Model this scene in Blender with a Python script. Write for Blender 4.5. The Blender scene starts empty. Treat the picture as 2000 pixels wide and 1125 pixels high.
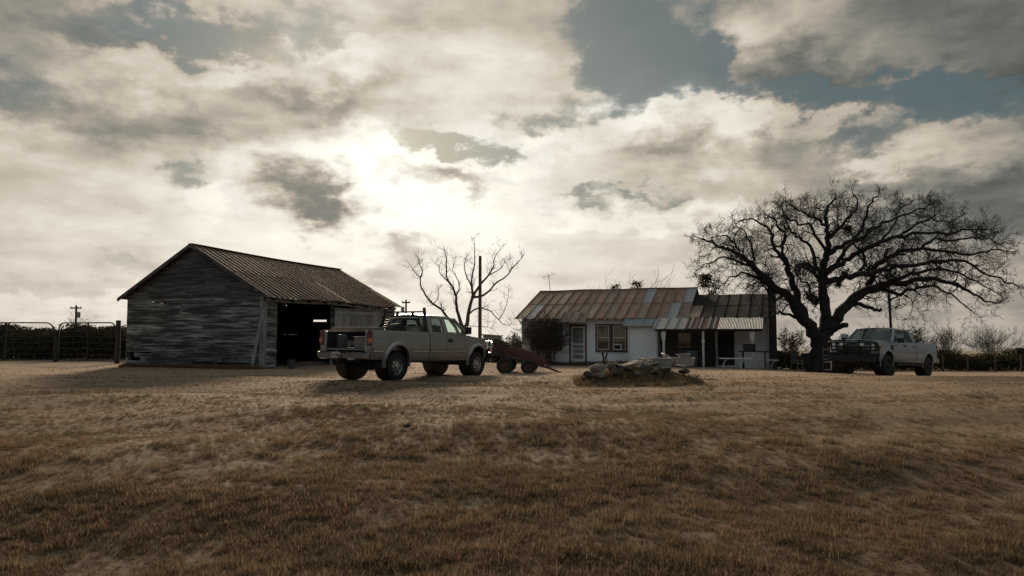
import bpy, math, random
import numpy as np
from mathutils import Vector, Matrix
from mathutils.geometry import tessellate_polygon
R = math.radians
random.seed(7)
rng = np.random.default_rng(7)
SC = bpy.context.scene
COL = SC.collection

# ------------------------------------------------------------------ camera
CAM_Z = 1.47
PITCH = R(3.33)
FPX = 24.0 / 36.0 * 2000.0
cam_d = bpy.data.cameras.new('camera')
cam_d.lens = 24.0
cam_d.sensor_width = 36.0
cam_d.clip_start = 0.05
cam_d.clip_end = 9000
cam = bpy.data.objects.new('camera', cam_d)
cam.location = (0, 0, CAM_Z)
cam.rotation_euler = (R(90) + PITCH, 0, 0)
COL.objects.link(cam)
SC.camera = cam

def W(u, v, Y):
    """world point at forward distance Y for a spot measured on the photograph"""
    dx = (u - 1000.0) / FPX
    dy = (562.5 - v) / FPX
    d = Vector((dx, math.cos(PITCH) - math.sin(PITCH) * dy, math.sin(PITCH) + math.cos(PITCH) * dy))
    t = Y / d.y
    return Vector((d.x * t, Y, CAM_Z + d.z * t))

def AE(u, v):
    d = W(u, v, 1.0) - Vector((0, 0, CAM_Z))
    d.normalize()
    return math.atan2(d.x, d.y), math.asin(d.z)

# ------------------------------------------------------------------ render settings
SC.view_settings.view_transform = 'Standard'
SC.view_settings.look = 'None'
SC.view_settings.exposure = 0.0
SC.view_settings.gamma = 1.0
SC.cycles.max_bounces = 6
SC.cycles.transparent_max_bounces = 12
SC.cycles.use_denoising = True

# ------------------------------------------------------------------ node helpers
class NT:
    def __init__(s, tree):
        s.t = tree
        s.n = tree.nodes
        s.l = tree.links
    def new(s, kind, **kw):
        n = s.n.new(kind)
        for k, v in kw.items():
            setattr(n, k, v)
        return n
    def put(s, sock, v):
        if isinstance(v, bpy.types.NodeSocket):
            s.l.new(v, sock)
        elif v is not None:
            if isinstance(v, (tuple, list)) and len(v) == 3 and sock.type == 'RGBA':
                v = (*v, 1)
            sock.default_value = v
    def math(s, op, a, b=None, c=None, clamp=False):
        n = s.new('ShaderNodeMath', operation=op)
        n.use_clamp = clamp
        s.put(n.inputs[0], a)
        if b is not None: s.put(n.inputs[1], b)
        if c is not None: s.put(n.inputs[2], c)
        return n.outputs[0]
    def vmath(s, op, a, b=None, c=None):
        n = s.new('ShaderNodeVectorMath', operation=op)
        s.put(n.inputs[0], a)
        if b is not None: s.put(n.inputs[1], b)
        if c is not None: s.put(n.inputs[2], c)
        return n.outputs['Value'] if op in ('LENGTH', 'DOT_PRODUCT', 'DISTANCE') else n.outputs[0]
    def noise(s, vec, scale, detail=4, rough=0.55, dist=0.0, col=False):
        n = s.new('ShaderNodeTexNoise')
        s.put(n.inputs['Vector'], vec)
        n.inputs['Scale'].default_value = scale
        n.inputs['Detail'].default_value = detail
        n.inputs['Roughness'].default_value = rough
        n.inputs['Distortion'].default_value = dist
        return n.outputs['Color'] if col else n.outputs['Fac']
    def rng(s, v, a, b, c=0.0, d=1.0, smooth=False):
        n = s.new('ShaderNodeMapRange')
        n.interpolation_type = 'SMOOTHSTEP' if smooth else 'LINEAR'
        s.put(n.inputs[0], v)
        for i, q in enumerate((a, b, c, d)):
            s.put(n.inputs[1 + i], q)
        return n.outputs[0]
    def mix(s, f, a, b, kind='MIX'):
        n = s.new('ShaderNodeMix', data_type='RGBA', blend_type=kind)
        s.put(n.inputs[0], f)
        s.put(n.inputs[6], a)
        s.put(n.inputs[7], b)
        return n.outputs[2]
    def mapping(s, vec, scale=(1, 1, 1), loc=(0, 0, 0), rot=(0, 0, 0)):
        n = s.new('ShaderNodeMapping')
        s.put(n.inputs[0], vec)
        n.inputs['Location'].default_value = loc
        n.inputs['Rotation'].default_value = rot
        n.inputs['Scale'].default_value = scale
        return n.outputs[0]
    def xyz(s, v):
        n = s.new('ShaderNodeSeparateXYZ')
        s.put(n.inputs[0], v)
        return n.outputs
    def comb(s, x, y, z):
        n = s.new('ShaderNodeCombineXYZ')
        s.put(n.inputs[0], x); s.put(n.inputs[1], y); s.put(n.inputs[2], z)
        return n.outputs[0]

# ------------------------------------------------------------------ sun and sky
SUN_AZ, SUN_EL = AE(735, 250)
SUN_EL_LAMP = R(20)
sun_d = bpy.data.lights.new('sun', 'SUN')
sun_d.energy = 4.2
sun_d.angle = R(12)
sun_d.color = (1.0, 0.80, 0.60)
sun = bpy.data.objects.new('sun', sun_d)
sv = Vector((math.sin(SUN_AZ) * math.cos(SUN_EL_LAMP), math.cos(SUN_AZ) * math.cos(SUN_EL_LAMP), math.sin(SUN_EL_LAMP)))
sun.rotation_euler = sv.to_track_quat('Z', 'Y').to_euler()
sun.location = sv * 60
COL.objects.link(sun)

world = bpy.data.worlds.new('World')
SC.world = world
world.use_nodes = True
world.cycles.sampling_method = 'MANUAL'
world.cycles.sample_map_resolution = 1024
def build_world():
    t = NT(world.node_tree)
    t.n.clear()
    out = t.new('ShaderNodeOutputWorld')
    bg = t.new('ShaderNodeBackground')
    t.l.new(bg.outputs[0], out.inputs[0])
    tc = t.new('ShaderNodeTexCoord').outputs['Generated']
    x, y, z = t.xyz(tc)
    az = t.math('ARCTAN2', x, y)
    el = t.math('ARCSINE', z)
    p0 = t.comb(az, el, 0.0)
    # cloud-layer coordinates: a sheet seen in perspective
    zz = t.math('ADD', t.math('MAXIMUM', z, 0.0), 0.22)
    q = t.comb(t.math('DIVIDE', x, zz), t.math('DIVIDE', y, zz), 0.0)
    wq = t.comb(az, t.math('MULTIPLY', el, 1.7), 3.3)
    w1 = t.noise(wq, 5.0, 3, 0.55, col=True)
    w2 = t.noise(wq, 22.0, 4, 0.6, col=True)
    w1 = t.vmath('MULTIPLY', t.vmath('SUBTRACT', w1, (0.5, 0.5, 0.5)), (0.17, 0.11, 0))
    w2 = t.vmath('MULTIPLY', t.vmath('SUBTRACT', w2, (0.5, 0.5, 0.5)), (0.11, 0.09, 0))
    p = t.vmath('ADD', t.vmath('ADD', p0, w1), w2)
    def blobs(lst, pp, base, gain=1.0):
        acc = base
        for (u, v, rx, ry, a) in lst:
            ca, ce = AE(u, v)
            d = t.vmath('SUBTRACT', pp, (ca, ce, 0))
            d = t.vmath('MULTIPLY', d, (FPX / rx, FPX / ry, 0))
            r = t.vmath('LENGTH', d)
            k = t.rng(r, 1.35, 0.0, 0.0, a * gain, True)
            acc = t.math('ADD', acc, k)
        return acc
    nA = t.noise(q, 1.15, 4, 0.55, 0.35)
    nB = t.noise(wq, 6.5, 5, 0.58)
    nC = t.noise(q, 3.4, 4, 0.55, 0.3)
    # how much blue shows between the clouds
    GAPS = [
        (1240, 60, 170, 130, 1.0), (1290, 150, 150, 80, 0.7), (1080, 215, 130, 40, 0.6), (1400, 150, 60, 80, .5),
        (860, 275, 150, 36, 1.0), (990, 300, 50, 24, 0.5), (760, 250, 70, 30, .3), (340, 55, 230, 42, 0.62), (600, 55, 130, 60, .62), (820, 20, 70, 60, .3),
        (1600, 182, 200, 30, 0.85), (1840, 190, 120, 50, 0.85), (1930, 240, 60, 40, 0.5), (1180, 330, 30, 20, .2),
        (1680, 265, 60, 40, .5), (1345, 330, 50, 60, 0.35), (1260, 385, 220, 22, 0.5), (1640, 345, 160, 18, .4), (1090, 395, 80, 20, .3),
        (110, 520, 240, 34, 0.45), (20, 180, 90, 50, 0.45), (400, 335, 46, 32, 0.6), (60, 90, 120, 60, .3), (1560, 240, 60, 30, .3),
        (1850, 460, 160, 40, 0.35), (240, 470, 160, 18, .25)]
    gn = t.noise(wq, 34.0, 4, .62)
    def gapf(shift):
        pp = t.vmath('ADD', p, shift) if shift else p
        nb = t.noise(t.vmath('ADD', wq, (shift[0], shift[1] * 1.7, 0)), 6.5, 5, 0.58) if shift else nB
        g = blobs(GAPS, pp, -0.14)
        return t.math('ADD', g, t.math('MULTIPLY', t.math('SUBTRACT', nb, 0.5), 1.0))
    g0 = gapf(None)
    g1 = gapf((-0.012, 0.034, 0.0))
    top = t.math('MULTIPLY', t.math('SUBTRACT', g1, g0), 2.2, clamp=True)
    under = t.math('MULTIPLY', t.math('SUBTRACT', g0, g1), 1.5, clamp=True)
    gap = t.math('ADD', g0, t.math('MULTIPLY', t.math('SUBTRACT', gn, .5), .32))
    gap = t.rng(gap, 0.10, 0.56, 0.0, 1.0, True)
    # light and dark in the cloud itself
    core = blobs([
        (612, 380, 95, 58, 0.62), (685, 418, 72, 44, 0.62), (865, 345, 130, 26, 0.55), (785, 488, 66, 26, 0.30),
        (730, 522, 80, 22, 0.22), (595, 466, 22, 12, .2), (570, 200, 230, 85, 0.34), (250, 240, 150, 80, 0.28), (430, 260, 150, 50, .14), (40, 195, 130, 60, 0.20),
        (420, 90, 240, 50, 0.16), (1260, 265, 120, 50, 0.18), (1540, 160, 200, 60, 0.20), (1290, 270, 110, 60, .16), (1560, 300, 90, 50, .14), (1560, 270, 110, 50, 0.14),
        (1900, 110, 190, 160, 0.10), (1960, 340, 150, 190, 0.04), (1330, 350, 190, 22, 0.14), (1650, 380, 260, 28, 0.12),
        (120, 30, 320, 60, 0.14), (0, 620, 300, 120, 0.06), (850, 130, 120, 60, 0.05), (1860, 420, 200, 50, .16),
        # bright billows
        (1030, 60, 150, 130, -0.08), (930, 160, 130, 100, -0.05), (1220, 215, 120, 45, -0.24), (1010, 285, 110, 60, -0.20), (1500, 60, 150, 60, -0.22),
        (1790, 90, 120, 50, -0.14), (1440, 250, 110, 70, -0.20), (1780, 290, 130, 50, -0.22), (1330, 410, 100, 30, -0.12),
        (690, 270, 110, 70, -0.22), (700, 340, 150, 80, -0.14), (430, 110, 70, 40, -0.12), (620, 90, 130, 40, -0.10), (300, 190, 70, 90, -0.08), (900, 420, 300, 70, -0.22),
        (300, 10, 100, 30, -0.15), (480, 260, 120, 60, -.08),
    ], p, 0.0, 1.3)
    dsun = t.math('ARCCOSINE', t.vmath('DOT_PRODUCT', tc, tuple(Vector((math.sin(AE(705, 385)[0]) * math.cos(AE(705, 385)[1]), math.cos(AE(705, 385)[0]) * math.cos(AE(705, 385)[1]), math.sin(AE(705, 385)[1]))))))
    glow = t.math('EXPONENT', t.math('MULTIPLY', t.math('POWER', t.math('DIVIDE', dsun, 0.27), 1.25), -1.0))
    wide = t.rng(dsun, 0.0, 1.15, 1.0, 0.0, True)
    dens = t.math('ADD', core, t.math('MULTIPLY', t.math('SUBTRACT', nA, 0.5), 0.46))
    dens = t.math('ADD', dens, t.math('MULTIPLY', t.math('SUBTRACT', nC, 0.5), 0.42))
    dens = t.math('ADD', dens, t.math('MULTIPLY', t.math('SUBTRACT', t.noise(wq, 15.0, 5, .60), 0.5), 0.22))
    nD = t.noise(t.mapping(wq, (1.0, 2.3, 1), rot=(0, 0, R(-28))), 7.0, 4, .55, .3)
    dens = t.math('ADD', dens, t.math('ADD', t.math('MULTIPLY', t.math('SUBTRACT', nD, 0.5), 0.42), t.math('MULTIPLY', t.math('SUBTRACT', nB, 0.5), 0.30)))
    shade = t.rng(dens, -0.34, 0.85, 1.0, 0.0)
    shade = t.math('POWER', shade, 2.0)
    # cloud radiance = forward scattering near the sun times thinness
    lum = t.math('ADD', 0.135, t.math('ADD', t.math('MULTIPLY', wide, 0.24), t.math('MULTIPLY', glow, 0.80)))
    def soft(u, v, rx, ry, a):
        ca, ce = AE(u, v)
        r = t.vmath('LENGTH', t.vmath('MULTIPLY', t.vmath('SUBTRACT', p0, (ca, ce, 0)), (FPX / rx, FPX / ry, 0)))
        return t.math('MULTIPLY', t.math('EXPONENT', t.math('MULTIPLY', t.math('POWER', r, 2.0), -1.0)), a)
    veil = t.math('ADD', soft(800, 530, 640, 190, 0.80), t.math('ADD', soft(1250, 290, 420, 200, 0.16), t.math('ADD', soft(200, 420, 420, 260, 0.07), t.math('ADD', soft(1750, 640, 560, 130, 0.20), soft(120, 600, 520, 120, 0.12)))))
    lum = t.math('ADD', lum, veil)
    lum = t.math('MULTIPLY', lum, t.math('ADD', 0.17, t.math('MULTIPLY', shade, 1.42)))
    lum = t.math('MULTIPLY', lum, t.math('ADD', 1.0, t.math('SUBTRACT', t.math('MULTIPLY', top, 0.75), t.math('MULTIPLY', under, 0.28))))
    lp = t.math('POWER', t.math('MAXIMUM', lum, 0.0), 1.45)
    lum = t.math('ADD', t.math('DIVIDE', t.math('MULTIPLY', lp, 1.02), t.math('ADD', lp, 0.48)), t.math('MULTIPLY', t.math('MULTIPLY', glow, shade), 0.36))
    back = t.rng(y, 0.25, -0.5, 0.0, 1.0, True)
    over = t.rng(z, 0.55, 0.9, 0.0, 1.0, True)
    lum = t.math('ADD', lum, t.math('MULTIPLY', t.math('MAXIMUM', back, over), 0.25))
    warm = t.rng(lum, 0.08, 0.75, 0.0, 1.0)
    ccol = t.mix(t.rng(lum, .14, .38), (0.94, 0.97, 0.87), (1.09, 0.96, 0.785))
    ccol = t.mix(t.rng(lum, .5, .85), ccol, (1.03, 0.985, 0.865))
    hor = t.rng(el, 0.0, 0.20, 1.0, 0.0, True)
    ccol = t.mix(t.math('MULTIPLY', hor, 0.6), ccol, (1.06, 0.93, 0.80))
    ccol = t.mix(t.math('MAXIMUM', back, over), ccol, (0.86, 0.98, 1.06))
    cloud = t.vmath('SCALE', ccol)
    t.put(cloud.node.inputs['Scale'], lum)
    sky = t.new('ShaderNodeTexSky', sky_type='NISHITA')
    sky.sun_disc = False
    sky.sun_elevation = SUN_EL_LAMP
    sky.sun_rotation = SUN_AZ
    sky.air_density = 1.0
    sky.dust_density = 2.0
    blue = t.mix(0.85, t.vmath('MULTIPLY', sky.outputs[0], (0.052, 0.050, 0.046)), (0.100, 0.152, 0.163))
    blue = t.mix(t.math('MULTIPLY', hor, 0.5), blue, (0.42, 0.40, 0.35))
    blue_s = t.vmath('SCALE', blue)
    t.put(blue_s.node.inputs['Scale'], t.math('ADD', 0.9, t.math('MULTIPLY', glow, .45)))
    c = t.mix(t.math('MULTIPLY', gap, 0.9), cloud, blue_s)
    # pale, slightly veiled air low down
    t.put(bg.inputs[0], c)
    bg.inputs[1].default_value = 1.0
build_world()

# ------------------------------------------------------------------ materials
def pmat(name, base, rough=0.8, metal=0.0, var=0.25, scale=6.0, stretch=(1, 1, 1), second=None, thr=(0.45, 0.6),
         bump=0.0, bscale=30.0, coord='Object', spec=0.5, coat=0.0, third=None, thr3=(.5, .6), scale3=2.0, stretch3=(1, 1, 1), island=0.0, dirt=None):
    m = bpy.data.materials.new(name)
    m.use_nodes = True
    t = NT(m.node_tree)
    b = t.n['Principled BSDF']
    tc = t.new('ShaderNodeTexCoord').outputs[coord]
    if island:
        gi = t.new('ShaderNodeNewGeometry').outputs['Random Per Island']
        tc = t.vmath('ADD', tc, t.comb(t.math('MULTIPLY', gi, 37.0), t.math('MULTIPLY', gi, 53.0), t.math('MULTIPLY', gi, 71.0)))
    v = t.mapping(tc, stretch)
    n = t.noise(v, scale, 6, 0.6)
    k = t.rng(n, 0.25, 0.75, 1 - var, 1 + var)
    c = t.vmath('SCALE', (base[0], base[1], base[2]))
    t.put(c.node.inputs['Scale'], k)
    if second:
        n2 = t.noise(t.mapping(tc, stretch, (3.1, 1.7, 9.2)), scale * 1.3, 8, 0.65)
        c = t.mix(t.rng(n2, thr[0], thr[1]), c, second)
    if third:
        n3 = t.noise(t.mapping(tc, stretch3, (13.1, 5.7, 2.2)), scale3, 6, 0.65)
        c = t.mix(t.rng(n3, thr3[0], thr3[1]), c, third)
    if dirt:
        zc = t.xyz(tc)[2]
        dn = t.noise(t.mapping(tc, (.6, 1, 1.5)), 3.5, 7, .7)
        k_ = t.math('ADD', t.rng(zc, dirt[0], dirt[1], .75, 0.0), t.math('MULTIPLY', t.math('SUBTRACT', dn, .5), .9), clamp=True)
        c = t.mix(k_, c, dirt[2])
        t.put(b.inputs['Roughness'], t.rng(k_, 0, .8, rough, .8))
    if island:
        c2 = t.vmath('SCALE', c)
        t.put(c2.node.inputs['Scale'], t.rng(gi, 0, 1, 1 - island, 1 + island))
        c = c2
    t.put(b.inputs['Base Color'], c)
    if not dirt: b.inputs['Roughness'].default_value = rough
    b.inputs['Metallic'].default_value = metal
    b.inputs['Specular IOR Level'].default_value = spec
    if coat: b.inputs['Coat Weight'].default_value = coat
    if bump:
        bn = t.noise(t.mapping(tc, stretch), bscale, 5, 0.6)
        bm = t.new('ShaderNodeBump')
        bm.inputs['Strength'].default_value = bump
        bm.inputs['Distance'].default_value = 0.02
        t.put(bm.inputs['Height'], bn)
        t.put(b.inputs['Normal'], bm.outputs[0])
    return m

M = {}
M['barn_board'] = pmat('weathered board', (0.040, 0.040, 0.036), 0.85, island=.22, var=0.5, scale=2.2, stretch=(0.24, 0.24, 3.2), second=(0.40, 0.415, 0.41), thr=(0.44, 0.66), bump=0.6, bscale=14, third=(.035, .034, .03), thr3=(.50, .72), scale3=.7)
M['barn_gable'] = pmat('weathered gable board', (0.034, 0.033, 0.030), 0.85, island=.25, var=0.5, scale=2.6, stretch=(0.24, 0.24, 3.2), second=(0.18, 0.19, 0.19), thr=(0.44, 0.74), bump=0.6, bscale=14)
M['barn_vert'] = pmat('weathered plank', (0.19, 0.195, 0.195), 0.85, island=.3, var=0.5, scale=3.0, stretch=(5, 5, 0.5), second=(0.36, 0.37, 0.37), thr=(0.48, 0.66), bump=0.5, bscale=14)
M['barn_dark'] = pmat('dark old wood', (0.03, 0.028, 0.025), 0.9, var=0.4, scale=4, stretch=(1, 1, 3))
M['rust_dark'] = pmat('old brown metal', (0.135, 0.066, 0.036), 0.75, 0.0, var=0.4, scale=2.5, stretch=(1, .35, 1), second=(0.15, 0.13, 0.11), thr=(0.55, 0.7), third=(.055, .035, .025), thr3=(.45, .65), scale3=3)
M['rust'] = pmat('rusted metal sheet', (0.215, 0.086, 0.038), 0.7, 0.1, var=0.4, scale=2.2, stretch=(1.6, .5, 1), second=(0.17, 0.13, 0.088), thr=(0.42, 0.60), third=(.13, .060, .036), thr3=(.46, .62), scale3=1.6, bump=.2, island=.16)
M['rust2'] = pmat('faded tan metal sheet', (0.165, 0.132, 0.092), 0.65, 0.15, var=0.25, scale=2.2, second=(0.19, 0.095, 0.055), thr=(0.46, 0.60), stretch=(1.6, .5, 1), bump=.2, island=.16)
M['galv'] = pmat('galvanised sheet', (0.215, 0.235, 0.235), 0.55, 0.35, var=0.2, scale=3, second=(0.26, 0.25, .22), thr=(.6, .75))
M['tar'] = pmat('dark roofing sheet', (0.022, 0.020, 0.016), 0.95, 0, spec=.15, var=0.5, scale=2, second=(0.045, 0.036, 0.025), thr=(.5, .65))
M['white_trim'] = pmat('white trim paint', (0.58, 0.60, 0.58), 0.6, var=0.15, scale=5, second=(.4, .39, .36), thr=(.62, .72))
M['brown_trim'] = pmat('brown trim paint', (0.085, 0.035, 0.028), 0.6, var=0.25, scale=6)
M['brick'] = pmat('dark brick', (0.05, 0.038, 0.032), 0.9, var=0.4, scale=8, bump=.5, bscale=20)
M['dirt_wood'] = pmat('grey post wood', (0.055, 0.046, 0.037), 0.9, var=0.35, scale=4, stretch=(6, 6, .6), bump=.5)
M['black_metal'] = pmat('black steel', (0.018, 0.018, 0.018), 0.45, 0.3, var=0.2)
M['gate_metal'] = pmat('gate tube', (0.014, 0.015, 0.014), 0.8, 0.0, var=0.2)
M['dull_chrome'] = pmat('dull chrome with dark reflection', (0.26, 0.25, 0.22), 0.38, 0.9, var=0.3, scale=5)  # metal toned down: the bumper's dark reflection is in the colour
M['chrome'] = pmat('bright metal', (0.62, 0.62, 0.60), 0.22, 1.0, var=0.08)
M['alloy'] = pmat('wheel alloy', (0.42, 0.42, 0.42), 0.38, 0.85, var=0.15, scale=12)
M['rubber'] = pmat('tyre rubber', (0.018, 0.018, 0.017), 0.85, var=0.3, scale=12, second=(.05, .042, .033), thr=(.55, .75))
M['plastic'] = pmat('black plastic', (0.02, 0.02, 0.02), 0.6, var=0.2)
M['interior'] = pmat('cab interior cloth', (0.045, 0.043, 0.04), 0.9, var=0.3)
M['pewter'] = pmat('pewter metallic paint', (0.36, 0.365, 0.35), 0.32, 0.55, var=0.05, scale=2, second=(.22, .205, .17), thr=(.55, .8), coat=0.35, dirt=(.45, 1.05, (.13, .115, .09)))
M['ford_paint'] = pmat('pale grey blue paint', (0.30, 0.365, 0.395), 0.28, 0.15, var=0.04, scale=2, coat=0.5, dirt=(.45, 1.05, (.14, .125, .10)))
M['red_lens'] = pmat('red lens', (0.12, 0.018, 0.010), 0.2, var=.1, coat=.5)
M['amber_lens'] = pmat('amber lens', (0.55, 0.14, 0.035), 0.2, var=.1, coat=.5)
M['clear_lens'] = pmat('clear lens', (0.72, 0.72, 0.70), 0.12, 0.3, var=.1, coat=.5)
M['plate'] = pmat('plate white', (0.55, 0.56, 0.55), 0.5, var=.06)
M['ink'] = pmat('dark lettering', (0.03, 0.035, 0.06), 0.6, var=.1)
M['rock'] = pmat('limestone slab', (0.20, 0.155, 0.112), 0.9, var=0.35, scale=5, second=(0.12, 0.10, 0.08), thr=(0.52, 0.68), bump=1.0, bscale=12)
M['rock_dark'] = pmat('dark rock with shade', (0.06, 0.05, 0.04), 0.9, var=0.4, scale=5, second=(0.06, 0.055, 0.048), thr=(0.5, 0.65), bump=1.0, bscale=12)  # dark rock whose colour also carries the shade beneath the pale slabs
M['concrete'] = pmat('pale concrete', (0.27, 0.27, 0.24), 0.85, var=0.25, scale=5, second=(.24, .23, .2), thr=(.5, .7), bump=.4)
M['cart_red'] = pmat('faded red cart paint', (0.085, 0.026, 0.022), 0.7, var=0.4, scale=5, second=(0.09, 0.045, 0.028), thr=(0.45, 0.62), bump=.4)
M['cart_rust'] = pmat('cart rust', (0.055, 0.030, 0.022), 0.85, var=0.4, scale=7, second=(0.05, 0.045, 0.035), thr=(0.5, 0.62), bump=.4)
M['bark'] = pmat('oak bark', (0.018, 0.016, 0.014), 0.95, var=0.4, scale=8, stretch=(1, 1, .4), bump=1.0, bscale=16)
M['bark2'] = pmat('brown bark', (0.085, 0.055, 0.04), 0.9, var=0.35, scale=8, bump=.6)
M['twig'] = pmat('twig', (0.065, 0.052, 0.042), 0.9, var=0.3)
M['far_twig'] = pmat('far twig', (0.10, 0.085, 0.068), 0.9, var=0.3)
M['cloth_blue'] = pmat('blue tank', (0.05, 0.06, 0.065), 0.6, var=.2)
M['mulch'] = pmat('dark soil', (0.07, 0.052, 0.038), 0.95, var=.4, scale=8, bump=.8)
M['grey_box'] = pmat('grey enamel', (0.20, 0.20, 0.185), 0.6, .2, var=.2)
M['wood_new'] = pmat('pale lumber', (0.33, 0.27, 0.19), 0.8, var=.3, scale=5, stretch=(1, 5, 5), second=(.26, .14, .06), thr=(.6, .7))

def leafmat(name, a, b, trans=0.3, patch=None):
    m = bpy.data.materials.new(name)
    m.use_nodes = True
    t = NT(m.node_tree)
    t.n.clear()
    out = t.new('ShaderNodeOutputMaterial')
    geo = t.new('ShaderNodeNewGeometry')
    oi = t.new('ShaderNodeObjectInfo')
    f = t.math('FRACT', t.math('ADD', geo.outputs['Random Per Island'], oi.outputs['Random']))
    c = t.mix(f, a, b)
    if patch:
        pn = t.noise(oi.outputs['Location'], .9, 4, .6)
        c = t.mix(t.rng(pn, .42, .60), c, t.mix(f, patch, [q * .6 for q in patch]))
    d = t.new('ShaderNodeBsdfDiffuse'); t.put(d.inputs[0], c)
    tr = t.new('ShaderNodeBsdfTranslucent'); t.put(tr.inputs[0], c)
    mx = t.new('ShaderNodeMixShader'); mx.inputs[0].default_value = trans
    t.l.new(d.outputs[0], mx.inputs[1]); t.l.new(tr.outputs[0], mx.inputs[2])
    t.l.new(mx.outputs[0], out.inputs[0])
    return m
M['leaf_dark'] = leafmat('cedar foliage', (0.030, 0.034, 0.016), (0.055, 0.055, 0.026), 0.2)
M['leaf_brush'] = leafmat('brush foliage', (0.030, 0.030, 0.018), (0.075, 0.062, 0.036), 0.2)
M['leaf_dry'] = leafmat('dry leaves', (0.10, 0.055, 0.028), (0.06, 0.05, 0.03), 0.3)
M['grass_a'] = leafmat('dry grass blade', (0.355, 0.248, 0.168), (0.205, 0.142, 0.094), 0.5, (0.22, 0.168, 0.105))
M['grass_b'] = leafmat('dull grass blade', (0.32, 0.25, 0.165), (0.18, 0.145, 0.088), 0.5)
M['grass_c'] = leafmat('mound grass blade', (0.34, 0.25, 0.155), (0.14, 0.115, 0.068), 0.45)

def glassmat(name, tint, clear):
    m = bpy.data.materials.new(name)
    m.use_nodes = True
    t = NT(m.node_tree)
    t.n.clear()
    out = t.new('ShaderNodeOutputMaterial')
    g = t.new('ShaderNodeBsdfGlossy'); g.inputs[0].default_value = (0.9, 0.95, 0.92, 1); g.inputs['Roughness'].default_value = 0.04
    tr = t.new('ShaderNodeBsdfTransparent'); tr.inputs[0].default_value = (*[c * clear for c in tint], 1)
    bf = t.new('ShaderNodeNewGeometry').outputs['Backfacing']
    fr = t.new('ShaderNodeFresnel'); t.put(fr.inputs[0], t.rng(bf, 0, 1, 1.5, 0.6667))
    tc = t.new('ShaderNodeTexCoord').outputs['Object']
    dust = t.rng(t.noise(tc, 3.0, 5, .6), 0.3, 0.8, 0.03, 0.12)
    mx = t.new('ShaderNodeMixShader')
    t.put(mx.inputs[0], t.math('ADD', fr.outputs[0], 0.02))
    t.l.new(tr.outputs[0], mx.inputs[1]); t.l.new(g.outputs[0], mx.inputs[2])
    df = t.new('ShaderNodeBsdfDiffuse'); df.inputs[0].default_value = (.3, .3, .27, 1)
    m2 = t.new('ShaderNodeMixShader')
    t.put(m2.inputs[0], dust)
    t.l.new(mx.outputs[0], m2.inputs[1]); t.l.new(df.outputs[0], m2.inputs[2])
    t.l.new(m2.outputs[0], out.inputs[0])
    return m
M['glass'] = glassmat('cab glass', (0.86, 1.0, 0.92), 0.97)
M['glass_dark'] = glassmat('tinted glass', (0.7, 0.8, 0.78), 0.22)
M['pane'] = glassmat('window pane', (0.9, 0.95, 0.95), 0.8)

def sidingmat():
    m = bpy.data.materials.new('white lap siding')
    m.use_nodes = True
    t = NT(m.node_tree)
    b = t.n['Principled BSDF']
    tc = t.new('ShaderNodeTexCoord').outputs['Object']
    x, y, z = t.xyz(tc)
    f = t.math('FRACT', t.math('DIVIDE', z, 0.105))
    line = t.rng(f, 0.0, 0.16, 1.0, 0.0)
    n = t.noise(tc, 1.3, 6, .6)
    n2 = t.noise(t.mapping(tc, (1, 1, 5)), 4.0, 8, .7)
    c = t.mix(t.rng(n2, .56, .72), (0.76, 0.79, 0.80), (0.46, 0.46, 0.44))
    low = t.rng(z, 0.0, 0.5, 0.45, 0.0)
    c = t.mix(t.math('MULTIPLY', low, t.rng(n, .35, .6)), c, (0.25, 0.20, 0.15))
    c = t.mix(t.math('MULTIPLY', line, .55), c, (0.16, 0.165, 0.165))
    t.put(b.inputs['Base Color'], c)
    b.inputs['Roughness'].default_value = 0.65
    bm = t.new('ShaderNodeBump')
    bm.inputs['Strength'].default_value = 0.8
    bm.inputs['Distance'].default_value = 0.02
    t.put(bm.inputs['Height'], t.math('SUBTRACT', 1.0, f))
    t.put(b.inputs['Normal'], bm.outputs[0])
    return m
M['siding'] = sidingmat()

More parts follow.
